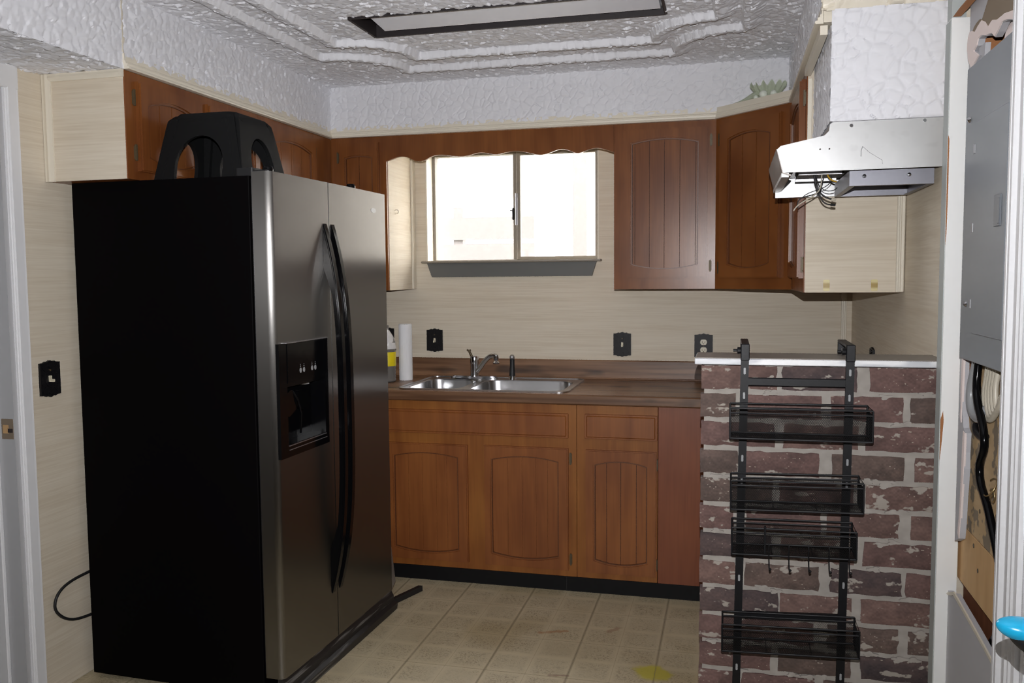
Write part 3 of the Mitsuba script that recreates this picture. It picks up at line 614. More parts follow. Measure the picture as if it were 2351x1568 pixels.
part(sp, 'collar', lathe([(0.019, 0.919), (0.017, 0.93), (0.015, 0.938), (0.001, 0.938)], (-1.086, 4.32, 0), 20), M_CHROME, smooth=40)

# upper cabinets
FU = YUP + 0.002
def upper_frame(x0, x1, hole):
    return [prism(sg.box(x0, ZB, x1, ZT).difference(sg.box(*hole)), FU, FU + 0.02, 'xz'), box(x0 + 0.0005, x1 - 0.0005, FU + 0.02, YW - 0.003, ZB + 0.002, ZT - 0.001)]
cab = thing('wall_cabinet', 'wall cabinet with one arched beadboard door right of the window', 'cabinet')
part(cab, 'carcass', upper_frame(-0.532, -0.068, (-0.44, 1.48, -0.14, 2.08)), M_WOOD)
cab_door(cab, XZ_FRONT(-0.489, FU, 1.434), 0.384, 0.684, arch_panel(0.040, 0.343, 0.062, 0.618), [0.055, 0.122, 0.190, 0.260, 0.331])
for z in (2.057, 1.489): hinge(cab, XZ_FRONT(0, FU, 0), -0.091, z)

cab = thing('wall_cabinet', 'diagonal corner wall cabinet with an arched panel door beside the range hood', 'cabinet')
foot = sg.Polygon([(-0.066, YUP), (XRF - 0.001, 3.785), (XR - 0.003, 3.785), (XR - 0.003, YW - 0.003), (-0.066, YW - 0.003)])
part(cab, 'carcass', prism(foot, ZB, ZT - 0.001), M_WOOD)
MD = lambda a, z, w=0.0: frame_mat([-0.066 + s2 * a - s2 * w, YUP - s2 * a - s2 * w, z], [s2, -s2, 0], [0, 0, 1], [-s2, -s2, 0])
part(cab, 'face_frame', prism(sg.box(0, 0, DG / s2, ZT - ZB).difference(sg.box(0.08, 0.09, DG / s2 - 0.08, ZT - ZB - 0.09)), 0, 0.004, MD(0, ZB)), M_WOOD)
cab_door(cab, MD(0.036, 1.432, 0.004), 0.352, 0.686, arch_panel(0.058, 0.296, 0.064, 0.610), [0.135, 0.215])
for z in (2.052, 1.480): hinge(cab, MD(0, 0, 0.004), 0.024, z)

EY = 3.1755
cab = thing('wall_cabinet', 'end wall cabinet with a wallpapered side panel under and behind the range hood', 'cabinet')
part(cab, 'carcass', box(XRF + 0.003, XR - 0.003, EY + 0.012, 3.783, ZB, ZT - 0.001), M_WOOD)
ME = lambda y, z, w=0.0: frame_mat([XRF - w, y, z], [0, -1, 0], [0, 0, 1], [-1, 0, 0])
part(cab, 'face_frame', [box(XRF, XRF + 0.02, EY + 0.0008, 3.783, ZB, ZT - 0.001, 0.001)], M_WOOD)
cab_door(cab, ME(3.745, 1.432), 0.530, 0.686, arch_panel(0.058, 0.472, 0.064, 0.610), [0.16, 0.265, 0.37])
for z in (2.052, 1.480): hinge(cab, ME(0, 0), -3.205, z)
part(cab, 'side_panel', box(XRF + 0.004, XR - 0.003, EY, EY + 0.012, ZB, ZT - 0.001), M_PAPER, label='wallpapered side panel')
part(cab, 'edge_trim', [box(0.541, XR - 0.003, EY - 0.010, EY, ZB, 1.875, 0.003), box(0.547, 0.556, EY - 0.014, EY - 0.004, ZB, 1.875, 0.003)], M_CREAM)
part(cab, 'edge_trim', box(XRF + 0.004, XRF + 0.018, EY - 0.004, EY, 1.88, ZT - 0.036, 0.001), M_CREAM)
for x, lb in ((0.321, 'yellowed adhesive pad left on the papered cabinet side, the left one'), (0.475, 'yellowed adhesive pad left on the papered cabinet side, near the cream edge trim')):
    solo('adhesive_pad', [prism(roundrect(x - 0.0105, 1.388, x + 0.0105, 1.427, 0.004), EY - 0.0022, EY - 0.0002, 'xz'), prism(roundrect(x - 0.006, 1.398, x + 0.006, 1.417, 0.004), EY - 0.004, EY - 0.002, 'xz')], M_ADH, lb, 'adhesive pad')

cab = thing('wall_cabinet', 'small wall cabinet in the corner left of the window, papered on its lit side', 'cabinet')
part(cab, 'carcass', [prism(sg.box(XLF + 0.003, ZB, -1.668, ZT), FU, FU + 0.02, 'xz'), box(XLF - 0.31, -1.671, FU + 0.02, YW - 0.003, ZB + 0.002, ZT - 0.001)], M_WOOD)
cab_door(cab, XZ_FRONT(-1.915, FU, 1.434), 0.212, 0.686, arch_panel(0.034, 0.178, 0.062, 0.610, 0.010, 0.010), [0.106])
hinge(cab, XZ_FRONT(0, FU, 0), -1.928, 2.05); hinge(cab, XZ_FRONT(0, FU, 0), -1.928, 1.48)
part(cab, 'side_panel', box(-1.671, -1.665, FU + 0.016, YW - 0.003, ZB, 2.10), M_PAPER, label='wallpapered side panel facing the window')
part(cab, 'edge_trim', [box(-1.666, -1.653, YW - 0.045, YW - 0.002, ZB, 2.10, 0.003)], M_CREAM)
part(cab, 'hook', tube(spline([(-1.664, 4.20, 1.79), (-1.655, 4.20, 1.792), (-1.650, 4.205, 1.785), (-1.655, 4.21, 1.775), (-1.660, 4.225, 1.777)], 14), 0.0022, 6), M_CREAM, smooth=True)

MF = lambda y, z, w=0.0: frame_mat([XLF + w, y, z], [0, 1, 0], [0, 0, 1], [1, 0, 0])
cab = thing('wall_cabinet', 'two door wall cabinet above the refrigerator with a papered and cream trimmed end', 'cabinet')
ZO = 1.7868
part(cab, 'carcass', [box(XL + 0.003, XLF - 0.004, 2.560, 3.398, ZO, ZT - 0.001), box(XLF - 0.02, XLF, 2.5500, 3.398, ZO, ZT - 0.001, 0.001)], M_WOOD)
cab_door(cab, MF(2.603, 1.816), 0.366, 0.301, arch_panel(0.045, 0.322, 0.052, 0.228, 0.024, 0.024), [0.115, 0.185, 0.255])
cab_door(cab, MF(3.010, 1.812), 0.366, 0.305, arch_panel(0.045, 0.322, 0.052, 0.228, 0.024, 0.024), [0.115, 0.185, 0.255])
for y in (2.592, 3.386):
    for z in (2.062, 1.878): hinge(cab, MF(0, 0), y, z)
part(cab, 'side_panel', box(XL + 0.003, XLF - 0.003, 2.5490, 2.560, ZO, ZT - 0.001), M_PAPER, label='wallpapered end panel')
tp = [(0, 0), (0.028, 0), (0.028, 0.006), (0.020, 0.009), (0.014, 0.012), (0.006, 0.009), (0, 0.009)]
part(cab, 'edge_trim', prism([(XL + 0.003 + 0.034 * a / 0.028, 2.5495 - b) for a, b in tp], ZO - 0.002, ZT, 'xy'), M_CREAM)
part(cab, 'edge_trim', prism([(2.5495 - b, ZT - a * 0.9) for a, b in tp], XL + 0.03, XLF, 'yz'), M_CREAM)
cab = thing('wall_cabinet', 'single door wall cabinet over the back of the refrigerator, in the corner', 'cabinet')
part(cab, 'carcass', [box(XL + 0.003, XLF - 0.004, 3.400, 4.093, ZO, ZT - 0.001), box(XLF - 0.02, XLF, 3.400, 4.095, ZO, ZT - 0.001, 0.001)], M_WOOD)
cab_door(cab, MF(3.432, 1.812), 0.470, 0.305, arch_panel(0.05, 0.42, 0.052, 0.228, 0.026, 0.026), [0.14, 0.235, 0.33])
hinge(cab, MF(0, 0), 3.92, 2.055); hinge(cab, MF(0, 0), 3.92, 1.87)

# scalloped valance across the window
vp = [(-1.668, 2.024), (-1.63, 2.036), (-1.595, 2.044), (-1.55, 2.037), (-1.518, 2.022), (-1.49, 2.018), (-1.46, 2.024), (-1.425, 2.040), (-1.394, 2.044), (-1.35, 2.041), (-1.287, 2.033), (-1.24, 2.036), (-1.182, 2.047), (-1.14, 2.041), (-1.101, 2.035),
      (-1.06, 2.041), (-1.005, 2.047), (-0.94, 2.036), (-0.882, 2.024), (-0.83, 2.034), (-0.781, 2.046), (-0.735, 2.034), (-0.703, 2.024), (-0.67, 2.032), (-0.619, 2.044), (-0.575, 2.036), (-0.533, 2.021)]
sv = spline([(a, b, 0) for a, b in vp], 140)[:, :2]
solo('window_valance', [prism(list(map(tuple, sv)) + [(-0.533, ZT), (-1.668, ZT)], YUP + 0.002, YUP + 0.018, 'xz')], M_WOOD, 'scalloped brown wooden valance above the kitchen window', 'valance')

# ornate black switch and outlet plates
def plate_outline(w=0.09, h=0.112):
    t = np.linspace(0, 1, 41)
    crest = lambda a: 0.006 * np.exp(-((a - 0.5) / 0.11) ** 2) + 0.0035 * np.exp(-((a - 0.27) / 0.05) ** 2) + 0.0035 * np.exp(-((a - 0.73) / 0.05) ** 2) + 0.002 * np.sin(math.pi * a)
    top = [(w / 2 - w * a, h / 2 + crest(a)) for a in t]; bot = [(-w / 2 + w * a, -h / 2 - crest(a)) for a in t]
    return sg.Polygon(bot + top)
def plate(M, kind, label, name):
    t = thing(name, label, 'switch plate' if kind == 'switch' else 'outlet plate')
    o = plate_outline()
    ms = [prism(o, 0.0, 0.004, M), prism(o.difference(o.buffer(-0.006)), 0.004, 0.008, M)]
    part(t, 'plate', ms, M_PLATE)
    relief_ = []
    for sx in (-1, 1):
        for sy in (-1, 1):
            relief_.append(prism(sa.rotate(sa.scale(sg.Point(0, 0).buffer(1, quad_segs=8), 0.013, 0.005), 45 * sx * sy, origin=(0, 0)).buffer(0), 0.004, 0.008, M @ frame_mat([0.026 * sx, 0.036 * sy, 0], [1, 0, 0], [0, 1, 0], [0, 0, 1])))
            relief_.append(prism(sg.Point(0.034 * sx, 0.018 * sy).buffer(0.004), 0.004, 0.009, M))
    relief_ += [prism(sg.Point(0, 0.046 * s).buffer(0.007), 0.004, 0.009, M) for s in (-1, 1)]
    relief_ += [prism(sa.scale(sg.Point(0, 0).buffer(1), 0.022, 0.030).difference(sa.scale(sg.Point(0, 0).buffer(1), 0.016, 0.024)), 0.004, 0.007, M)]
    part(t, 'relief', relief_, M_PLATE)
    if kind == 'switch':
        part(t, 'toggle', [prism(roundrect(-0.005, -0.011, 0.005, 0.011, 0.002), 0.004, 0.0095, M), prism([(-0.004, -0.011), (0.004, -0.011), (0.004, -0.001), (-0.004, -0.001)], 0.008, 0.022, M)], M_IVORY, label='ivory toggle')
    else:
        for s in (-1, 1):
            c = sg.Point(0, 0.0195 * s).buffer(0.0165, quad_segs=12).intersection(sg.box(-0.0165, 0.0195 * s - 0.0135, 0.0165, 0.0195 * s + 0.0135))
            k = part(t, 'receptacle', prism(c, 0.004, 0.011, M), M_IVORY, label='ivory receptacle')
            part(k, 'slot', [prism(sg.box(-0.0075, 0.0195 * s - 0.004, -0.0055, 0.0195 * s + 0.005), 0.0108, 0.0114, M), prism(sg.box(0.0055, 0.0195 * s - 0.004, 0.0075, 0.0195 * s + 0.004), 0.0108, 0.0114, M), prism(sg.Point(0, 0.0195 * s - 0.008).buffer(0.0025), 0.0108, 0.0114, M)], M_DARKVOID)
    part(t, 'screw', prism(sg.Point(0, 0 if kind != 'switch' else 0.030).buffer(0.003), 0.004, 0.0095, M), M_BRASS)
    return t
plate(XZ_FRONT(-1.554, YW, 1.106), 'switch', 'black ornate switch plate on the papered wall left of the faucet', 'switch_plate')
plate(XZ_FRONT(-0.537, YW, 1.094), 'switch', 'black ornate switch plate on the papered wall right of the sink', 'switch_plate')
plate(XZ_FRONT(-0.128, YW, 1.090), 'outlet', 'black ornate outlet plate with two ivory receptacles above the half wall end', 'outlet_plate')
plate(frame_mat([XL, 2.515, 1.108], [0, 1, 0], [0, 0, 1], [1, 0, 0]), 'switch', 'black ornate switch plate on the wall between doorway and refrigerator', 'switch_plate')
plate(frame_mat([XR, 3.80, 1.082], [0, -1, 0], [0, 0, 1], [-1, 0, 0]), 'outlet', 'dark outlet plate on the right wall just above the stone ledge', 'outlet_plate')
plate(XZ_FRONT(-1.835, YW, 1.112), 'outlet', 'dark outlet plate mostly hidden behind the paper towel roll', 'outlet_plate')

# ------------------------------------------------------------------ things on the counter
tw = thing('paper_towel_roll', 'slim white paper towel roll standing on the counter beside the refrigerator', 'paper towel')
part(tw, 'roll', lathe([(0.017, 0.916), (0.0345, 0.915), (0.0350, 0.93), (0.0345, 1.195), (0.0338, 1.206), (0.0175, 1.203), (0.017, 1.00)], (-1.636, 4.235, 0), 40), M_TOWEL, smooth=40)
part(tw, 'core', lathe([(0.0172, 0.915), (0.0172, 1.204), (0.0155, 1.204), (0.0155, 0.915)], (-1.636, 4.235, 0), 24), M_KRAFT, smooth=40)
part(tw, 'loose_sheet', prism([(-1.636 + 0.0352 * math.cos(a), 4.235 + 0.0352 * math.sin(a)) for a in np.linspace(-1.9, -0.15, 14)] + [(-1.636 + 0.0362 * math.cos(a), 4.235 + 0.0362 * math.sin(a)) for a in np.linspace(-0.15, -1.9, 14)], 0.916, 1.206), M_TOWEL, smooth=40)
bt = thing('drink_bottle', 'clear ridged plastic bottle with a yellow and green label under crumpled plastic wrap', 'bottle')
BX, BY = -1.702, 4.135
prof = [(0.001, 0.916), (0.040, 0.915), (0.047, 0.922)]
for k in range(4): prof += [(0.0475, 0.928 + 0.016 * k), (0.0440, 0.936 + 0.016 * k)]
prof += [(0.0475, 0.995), (0.0475, 1.072)]
for k in range(2): prof += [(0.0475, 1.080 + 0.018 * k), (0.0435, 1.089 + 0.018 * k)]
prof += [(0.0460, 1.118), (0.036, 1.150), (0.020, 1.175), (0.014, 1.185), (0.014, 1.205), (0.001, 1.206)]
part(bt, 'body', lathe(prof, (BX, BY, 0), 40), M_BOTTLE, smooth=50)
part(bt, 'label', lathe([(0.0478, 0.998), (0.0486, 1.000), (0.0488, 1.034), (0.0486, 1.068), (0.0478, 1.070)], (BX, BY, 0), 40), M_YELLOW, smooth=40, label='yellow label')
ang = np.linspace(-1.75, -1.05, 9)
leaf = [(a, 1.000 + 0.038 * math.sin(math.pi * k / 8) ** 0.6 * (1 - 0.4 * k / 8)) for k, a in enumerate(ang)]
lv, lf = [], []
for a, z in leaf:
    for rr, zz in ((0.0491, 1.000), (0.0491, z)): lv.append([BX + rr * math.cos(a), BY + rr * math.sin(a), zz])
for k in range(len(leaf) - 1): lf += [[2 * k, 2 * k + 2, 2 * k + 3], [2 * k, 2 * k + 3, 2 * k + 1]]
part(bt, 'leaf_print', trimesh.Trimesh(lv, lf, process=False), M_LEAF, label='green leaf mark on the label')
uu, vv = np.meshgrid(np.linspace(0, 2 * np.pi, 49), np.linspace(0, 1, 12), indexing='ij')
wr = 0.050 * (1 - vv ** 3.2 * 0.62) + 0.006 * (meshkit.fbm(np.stack([np.cos(uu) * 2.5, np.sin(uu) * 2.5, vv * 5], -1), 3, 5) - 0.4) * (0.4 + vv)
P = np.stack([BX + wr * np.cos(uu) - 0.012 * vv, BY + wr * np.sin(uu), 1.085 + vv * (0.125 + 0.03 * np.cos(uu + 2.5))], -1).reshape(-1, 3)
i, j = np.meshgrid(np.arange(48), np.arange(11), indexing='ij'); a = (i * 12 + j).ravel()
part(bt, 'wrap', trimesh.Trimesh(P, np.vstack([np.c_[a, a + 12, a + 13], np.c_[a, a + 13, a + 1]]), process=False), M_BAG, label='crumpled clear wrap over the bottle neck')

# ------------------------------------------------------------------ refrigerator
fr = thing('refrigerator', 'side by side refrigerator with steel doors and a black side, left of the sink', 'refrigerator')
FTH = -0.0378
FO = np.array([-1.4548, 2.5768, 0.0])
Wd = np.array([-math.sin(FTH), math.cos(FTH), 0]); Nd = np.array([math.cos(FTH), math.sin(FTH), 0])
def MFz(z0=0.0):           # plan frame: a along the doors, b outwards
    return np.array(np.c_[np.c_[Wd, Nd, [0, 0, 1]], FO + [0, 0, z0]].tolist() + [[0, 0, 0, 1]])
def MFa(a0=0.0):           # side frame: outwards, up; extruded along the doors
    return np.array(np.c_[np.c_[Nd, [0, 0, 1], Wd], FO + Wd * a0].tolist() + [[0, 0, 0, 1]])
def MFd(off=0.0):          # door frame: a along the doors, z up, out
    return np.array(np.c_[np.c_[Wd, [0, 0, 1], Nd], FO + Nd * off].tolist() + [[0, 0, 0, 1]])
FW, FD, FH, FHC, FZB, FGAP, DT = 0.905, 0.790, 1.797, 1.785, 0.088, 0.386, 0.068
body = prism(roundrect(0.004, -FD, FW - 0.004, -DT - 0.012, 0.004), 0.02, FHC, MFz())
part(fr, 'body', body, M_FBLACK, label='black cabinet side')
part(fr, 'gasket', prism(sg.box(0.016, -DT - 0.014, FW - 0.016, -DT + 0.002), 0.095, FHC - 0.01, MFz()), M_BLACKP)
for k, (a0, a1) in enumerate(((0.0, FGAP - 0.003), (FGAP + 0.003, FW))):
    # plan of the door: outer edge rounded, front slightly bowed
    R = 0.020
    pts = []
    n = 26
    for t in np.linspace(0, 1, n):
        a = a0 + (a1 - a0) * t
        bow = 0.004 * math.sin(math.pi * a / FW)
        pts.append((a, bow))
    pts = [p for p in pts if (p[0] > R * 0.99 if k == 0 else p[0] < FW - R * 0.99)]
    if k == 0:
        rnd = [(R - R * math.cos(q), -R * 1.1 + R * 1.1 * math.sin(q)) for q in np.linspace(0.0, math.pi / 2, 12)]
        poly = [(0.0, -DT)] + rnd + pts[1:] + [(a1, -DT)]
    else:
        rnd = [(FW - R + R * math.cos(q), -R * 1.1 + R * 1.1 * math.sin(q)) for q in np.linspace(math.pi / 2, 0.0, 12)]
        poly = [(a0, -DT)] + pts[:-1] + rnd + [(FW, -DT)]
    full = sg.Polygon(poly)
    if k == 0:      # leave the dispenser recess open
        cut = sg.box(0.030, -0.055, 0.335, 0.05)
        ms = [prism(full, FZB, 0.846, MFz()), prism(full, 1.226, FH, MFz()), prism(full.difference(cut), 0.846, 1.226, MFz())]
    else:
        ms = [prism(full, FZB, FH, MFz())]
    mm = trimesh.graph.smooth_shade(cat(ms), angle=math.radians(25), facet_minarea=None)
    rel = np.asarray(mm.vertices) - FO
    dr_ = part(fr, 'door', ply(mm, M_STEEL, smooth=True, uv=np.c_[rel @ Wd + 0.5 * (rel @ Nd), rel[:, 2]]), M_STEEL)
    part(dr_, 'edge_strip', prism(sg.box(a1 - 0.001, -0.03, a1 + 0.0028, 0.0012) if k == 0 else sg.box(a0 - 0.0012, -0.03, a0 + 0.0005, -0.001), FZB + 0.002, FH - 0.002, MFz()), M_ALU if k == 0 else M_BLACKP)  # bright strip put in for the door edge catching light
# ice and water dispenser
dsp = part(fr, 'dispenser', [prism(sg.box(0.010, 0.843, 0.343, 1.230).difference(sg.box(0.058, 0.885, 0.318, 1.082)), -0.012, 0.009, MFd()),
                             prism(sg.box(0.030, 0.846, 0.335, 1.226), -0.056, -0.050, MFd()), prism(sg.box(0.030, 0.846, 0.058, 1.226), -0.052, -0.01, MFd()), prism(sg.box(0.318, 0.846, 0.335, 1.226), -0.052, -0.01, MFd()),
                             prism(sg.box(0.030, 1.080, 0.335, 1.10), -0.052, -0.01, MFd()), prism(sg.box(0.030, 0.846, 0.335, 0.885), -0.052, -0.01, MFd())], M_BLACKG, label='black ice and water dispenser')
part(dsp, 'top_lip', prism(sg.box(0.055, 1.229, 0.343, 1.2325), -0.004, 0.012, MFd()), M_ALU)
part(dsp, 'control_face', prism(sg.box(0.060, 1.094, 0.322, 1.226), 0.008, 0.0115, MFd()), M_BLACKG)
for a, z in ((0.143, 1.131), (0.166, 1.131), (0.222, 1.131), (0.245, 1.131)):
    part(dsp, 'button', [prism(sa.scale(sg.Point(a, z).buffer(1, quad_segs=6), 0.0065, 0.009), 0.011, 0.0128, MFd()), prism(sg.Point(a, z + 0.0135).buffer(0.0022), 0.011, 0.0124, MFd()), prism(sg.Point(a, z + 0.020).buffer(0.0014), 0.011, 0.0124, MFd())], M_CGREY)
part(dsp, 'paddle', [prism(sa.rotate(roundrect(0.10, 0.975, 0.165, 1.055, 0.012), 24), -0.046, -0.026, MFd()), prism(sa.rotate(roundrect(0.185, 0.985, 0.255, 1.045, 0.014), -24), -0.046, -0.030, MFd())], M_BLACKG)
part(dsp, 'water_lever', tube([FO + Wd * a + Nd * b + np.array([0, 0, z]) for a, b, z in ((0.150, -0.030, 1.06), (0.175, -0.020, 1.02), (0.200, -0.022, 0.97), (0.205, -0.03, 0.90))], 0.004, 8), M_BLACKG, smooth=True)
part(dsp, 'tray', [prism(sg.box(0.060, 0.880, 0.318, 0.8825), 0.004, 0.012, MFd()), prism(sg.box(0.062, 0.866, 0.322, 0.868), 0.006, 0.0115, MFd())], M_ALU)
part(dsp, 'lamp_slot', prism([(0.243, 1.066), (0.303, 1.063), (0.303, 1.076)], -0.049, -0.047, MFd()), M_TOWEL)
# bowed black handles
def handle_mesh(a, wd=0.034):
    zt, zb = 1.645, 0.268
    z = np.linspace(0, 1, 60)
    top = []
    def outc(t): return 0.006 + 0.066 * (1 - abs(2 * t - 1) ** 3.2)
    pts_o = [(outc(t), zb + (zt - zb) * t) for t in z]
    pts_i = [(max(-0.002, outc(t) - (0.024 + 0.05 * max(0, abs(2 * t - 1) - 0.62) / 0.38)), zb + (zt - zb) * t) for t in z]
    poly = sg.Polygon(pts_o + pts_i[::-1]).buffer(0)
    core = prism(poly, a - wd / 2 + 0.006, a + wd / 2 - 0.006, MFa())
    mid = prism(poly.buffer(-0.0035), a - wd / 2 + 0.002, a + wd / 2 - 0.002, MFa())
    side = prism(poly.buffer(-0.007), a - wd / 2, a + wd / 2, MFa())
    return [core, mid, side]
part(fr, 'handle', handle_mesh(FGAP - 0.032), M_BLACKG, smooth=30)
part(fr, 'handle', handle_mesh(FGAP + 0.026), M_BLACKG, smooth=30)
part(fr, 'badge', [prism(sa.scale(sg.Point(0.772, 1.722).buffer(1, quad_segs=12), 0.024, 0.010), 0.000, 0.003, MFd())], M_CGREY, smooth=30, label='small oval chrome badge')
for a0, a1 in ((0.02, 0.30), (0.62, 0.88)):
    h = part(fr, 'hinge_cover', [prism(roundrect(a0, -0.14, min(a0 + 0.12, a1), -0.075, 0.008), FHC, FHC + 0.028, MFz()), prism(roundrect(a0 + 0.01, -0.10, a0 + 0.045, -0.028, 0.006), FHC + 0.008, FHC + 0.020, MFz())], M_BLACKP)
    part(h, 'hinge_knob', lathe([(0.001, FH + 0.022), (0.014, FH + 0.021), (0.018, FH + 0.014), (0.017, FH), (0.013, FH - 0.006)], FO * [1, 1, 0] + Wd * (a0 + 0.03) - Nd * 0.036, 20), M_BLACKG, smooth=40)
part(fr, 'kick_grille', [prism([(0.002, 0.003), (0.018, 0.0), (0.022, 0.030), (0.004, 0.036), (0.002, 0.060), (-0.010, 0.082), (-0.03, 0.082), (-0.03, 0.003)], 0.01, FW - 0.005, MFa())], M_KICK)
bent = FO + Wd * FW
part(fr, 'bent_flap', trimesh.convex.convex_hull(np.array([bent + Nd * q + Wd * a + np.array([0, 0, z]) for q, a, z in ((-0.010, 0.0, 0.30), (-0.010, 0.045, 0.105), (-0.012, 0.0, 0.075), (-0.014, 0.0, 0.30), (-0.014, 0.045, 0.105), (-0.016, 0.0, 0.075))])), M_ALU, label='bent metal flap at the foot of the far door')
cord = thing('power_cord', 'black power cord looping out from behind the refrigerator near the floor', 'cord')
scene[cord] = ply(tube(spline([(-2.270, 2.76, 0.390), (-2.270, 2.70, 0.385), (-2.270, 2.62, 0.382), (-2.270, 2.54, 0.376), (-2.270, 2.480, 0.345), (-2.270, 2.470, 0.315), (-2.270, 2.492, 0.275), (-2.270, 2.560, 0.235), (-2.270, 2.64, 0.222), (-2.270, 2.76, 0.18)], 50), 0.0050, 10), M_BLACKP, smooth=True)
solo('plastic_strip', [trimesh.convex.convex_hull(np.array([[-1.462 + a + 0.020 * c, 3.485 + b + 0.010 * c * 0, z] for a, b in ((0, 0), (0.075, 0.215)) for c in (0, 1) for z in (0.001, 0.026)]))], M_BLACKP, 'black plastic strip lying on the floor at the far foot of the refrigerator', 'strip')

# step stool on the refrigerator: flared plastic shell with arched openings
st = thing('step_stool', 'dark grey plastic step stool with arched openings standing on top of the refrigerator', 'step stool')
SZ = FHC + 0.0005
SXa, SXb, SYa, SYb, SH = -1.945, -1.600, 2.655, 2.965, 0.232
def stool_shell():
    bx, tx = 0.0, 0.050
    def side(p00, p10, out, L, flare):
        # wall polygon in (along, up) with an arched opening, thickness 0.012, leaning inwards
        arch = sg.Polygon([(0.080, -0.01), (L - 0.080, -0.01)] + [(L / 2 + (L / 2 - 0.080) * math.cos(q) ** 1.0, 0.055 + 0.100 * math.sin(q)) for q in np.linspace(0, math.pi, 20)])
        wallp = sg.Polygon([(0.0, 0), (L, 0), (L - flare, SH - 0.02), (L - flare - 0.022, SH), (flare + 0.022, SH), (flare, SH - 0.02)]).difference(arch)
        along = (np.array(p10) - p00) / L
        inw = -np.array(out, float)
        m = prism(wallp, 0, 0.014, frame_mat([0, 0, 0], [1, 0, 0], [0, 1, 0], [0, 0, 1]))
        m = trimesh.Trimesh(*trimesh.remesh.subdivide_to_size(m.vertices, m.faces, 0.03))
        v = m.vertices
        lean = v[:, 1] / SH * flare * 0.8 + 0.015 * np.clip((v[:, 1] - SH + 0.03) / 0.03, 0, 1) ** 2
        w = np.array(p00) + v[:, :1] * along + (v[:, 2:] + lean[:, None]) * inw
        w[:, 2] = SZ + v[:, 1]
        m.vertices = w
        trimesh.repair.fix_normals(m)
        return m
    Lx, Ly = SXb - SXa, SYb - SYa
    W = [side([SXa, SYa, SZ], [SXb, SYa, SZ], [0, -1, 0], Lx, 0.055), side([SXb, SYa, SZ], [SXb, SYb, SZ], [1, 0, 0], Ly, 0.045),
         side([SXb, SYb, SZ], [SXa, SYb, SZ], [0, 1, 0], Lx, 0.055), side([SXa, SYb, SZ], [SXa, SYa, SZ], [-1, 0, 0], Ly, 0.045)]
    return W
part(st, 'leg_wall', stool_shell(), M_STOOL, smooth=35)
part(st, 'step', [trimesh.convex.convex_hull(np.vstack([prism(roundrect(SXa + 0.062, SYa + 0.052, SXb - 0.062, SYb - 0.052, 0.03), SZ + SH - 0.004, SZ + SH + 0.004).vertices, prism(roundrect(SXa + 0.052, SYa + 0.043, SXb - 0.052, SYb - 0.043, 0.03), SZ + SH - 0.022, SZ + SH - 0.010).vertices]))], M_STOOL, smooth=35)
for x, sx in ((SXa, 1), (SXb, -1)):
    for y, sy in ((SYa, 1), (SYb, -1)):
        part(st, 'corner_post', trimesh.convex.convex_hull(np.array([[x + sx * q * 0.05 + dx, y + sy * q * 0.04 + dy, SZ + SH * 0.93 * q] for q in (0, 1) for dx in (0, 0.03 * sx) for dy in (0, 0.03 * sy)])), M_STOOL)

# ------------------------------------------------------------------ range hood under the plaster chase
hd = thing('range_hood', 'silver painted range hood, opened, with loose wires below', 'range hood')
HY0, HY1 = 2.638, 3.164
hp = [(XR - 0.002, 1.874), (0.276, 1.874), (0.268, 1.868), (0.266, 1.850), (0.254, 1.838), (0.136, 1.814), (0.126, 1.804), (0.144, 1.738), (XR - 0.002, 1.740)]
th = 0.004
side = part(hd, 'side_panel', prism(hp, HY0, HY0 + th, 'xz'), M_HOOD)
part(hd, 'side_panel', prism(hp, HY1 - th, HY1, 'xz'), M_HOOD)
top_pts = hp[1:7]
shell = sg.LineString([(XR - 0.002, 1.872)] + [(x + 0.002, z - 0.002) for x, z in top_pts]).buffer(0.002, cap_style=2, join_style=2)
part(hd, 'top_shell', prism(shell, HY0 + th, HY1 - th, 'xz'), M_HOOD)
part(hd, 'front_panel', [prism([(0.124, 1.806), (0.130, 1.806), (0.148, 1.738), (0.142, 1.736)], HY0 + 0.001, HY1 - 0.001, 'xz'), prism([(0.142, 1.736), (0.165, 1.728), (0.166, 1.732), (0.146, 1.740)], HY0 + 0.002, HY1 - 0.002, 'xz')], M_HOODF, label='dull front panel')
part(hd, 'lower_lip', [box(0.146, XR - 0.003, HY1 - 0.030, HY1 - 0.004, 1.708, 1.742), box(0.140, 0.160, HY0 + 0.01, HY1 - 0.004, 1.726, 1.738)], M_HOOD)
part(hd, 'inner_tray', [box(0.19, 0.34, 2.80, 3.10, 1.77, 1.775), box(0.20, 0.325, 2.83, 2.845, 1.750, 1.772), box(0.20, 0.325, 2.98, 2.995, 1.745, 1.772)], M_ALU)
part(hd, 'inner_box', [box(0.20, 0.335, 2.86, 2.97, 1.752, 1.775)], M_DARKIN)
# rectangular fan housing hanging lower
fx0, fx1, fy0, fy1, fz0, fz1 = 0.332, 0.558, 2.712, 3.085, 1.703, 1.745
ring = sg.box(fx0, fy0, fx1, fy1).difference(sg.box(fx0 + 0.004, fy0 + 0.004, fx1 - 0.004, fy1 - 0.004))
fh = part(hd, 'fan_housing', [prism(ring, fz0, fz1), prism(sg.box(fx0, fy0, fx1, fy1).difference(sg.box(fx0 + 0.016, fy0 + 0.016, fx1 - 0.016, fy1 - 0.016)), fz0 - 0.002, fz0)], M_FAN)
part(fh, 'filter_back', box(fx0 + 0.004, fx1 - 0.004, fy0 + 0.004, fy1 - 0.004, fz1 - 0.006, fz1), M_HOODF)
for x in (0.372, 0.492): part(fh, 'bolt', [lathe([(0.001, 0.006), (0.005, 0.005), (0.006, 0.0)], (x, fy0, 1.728), 12, 'y')], M_CHROME)
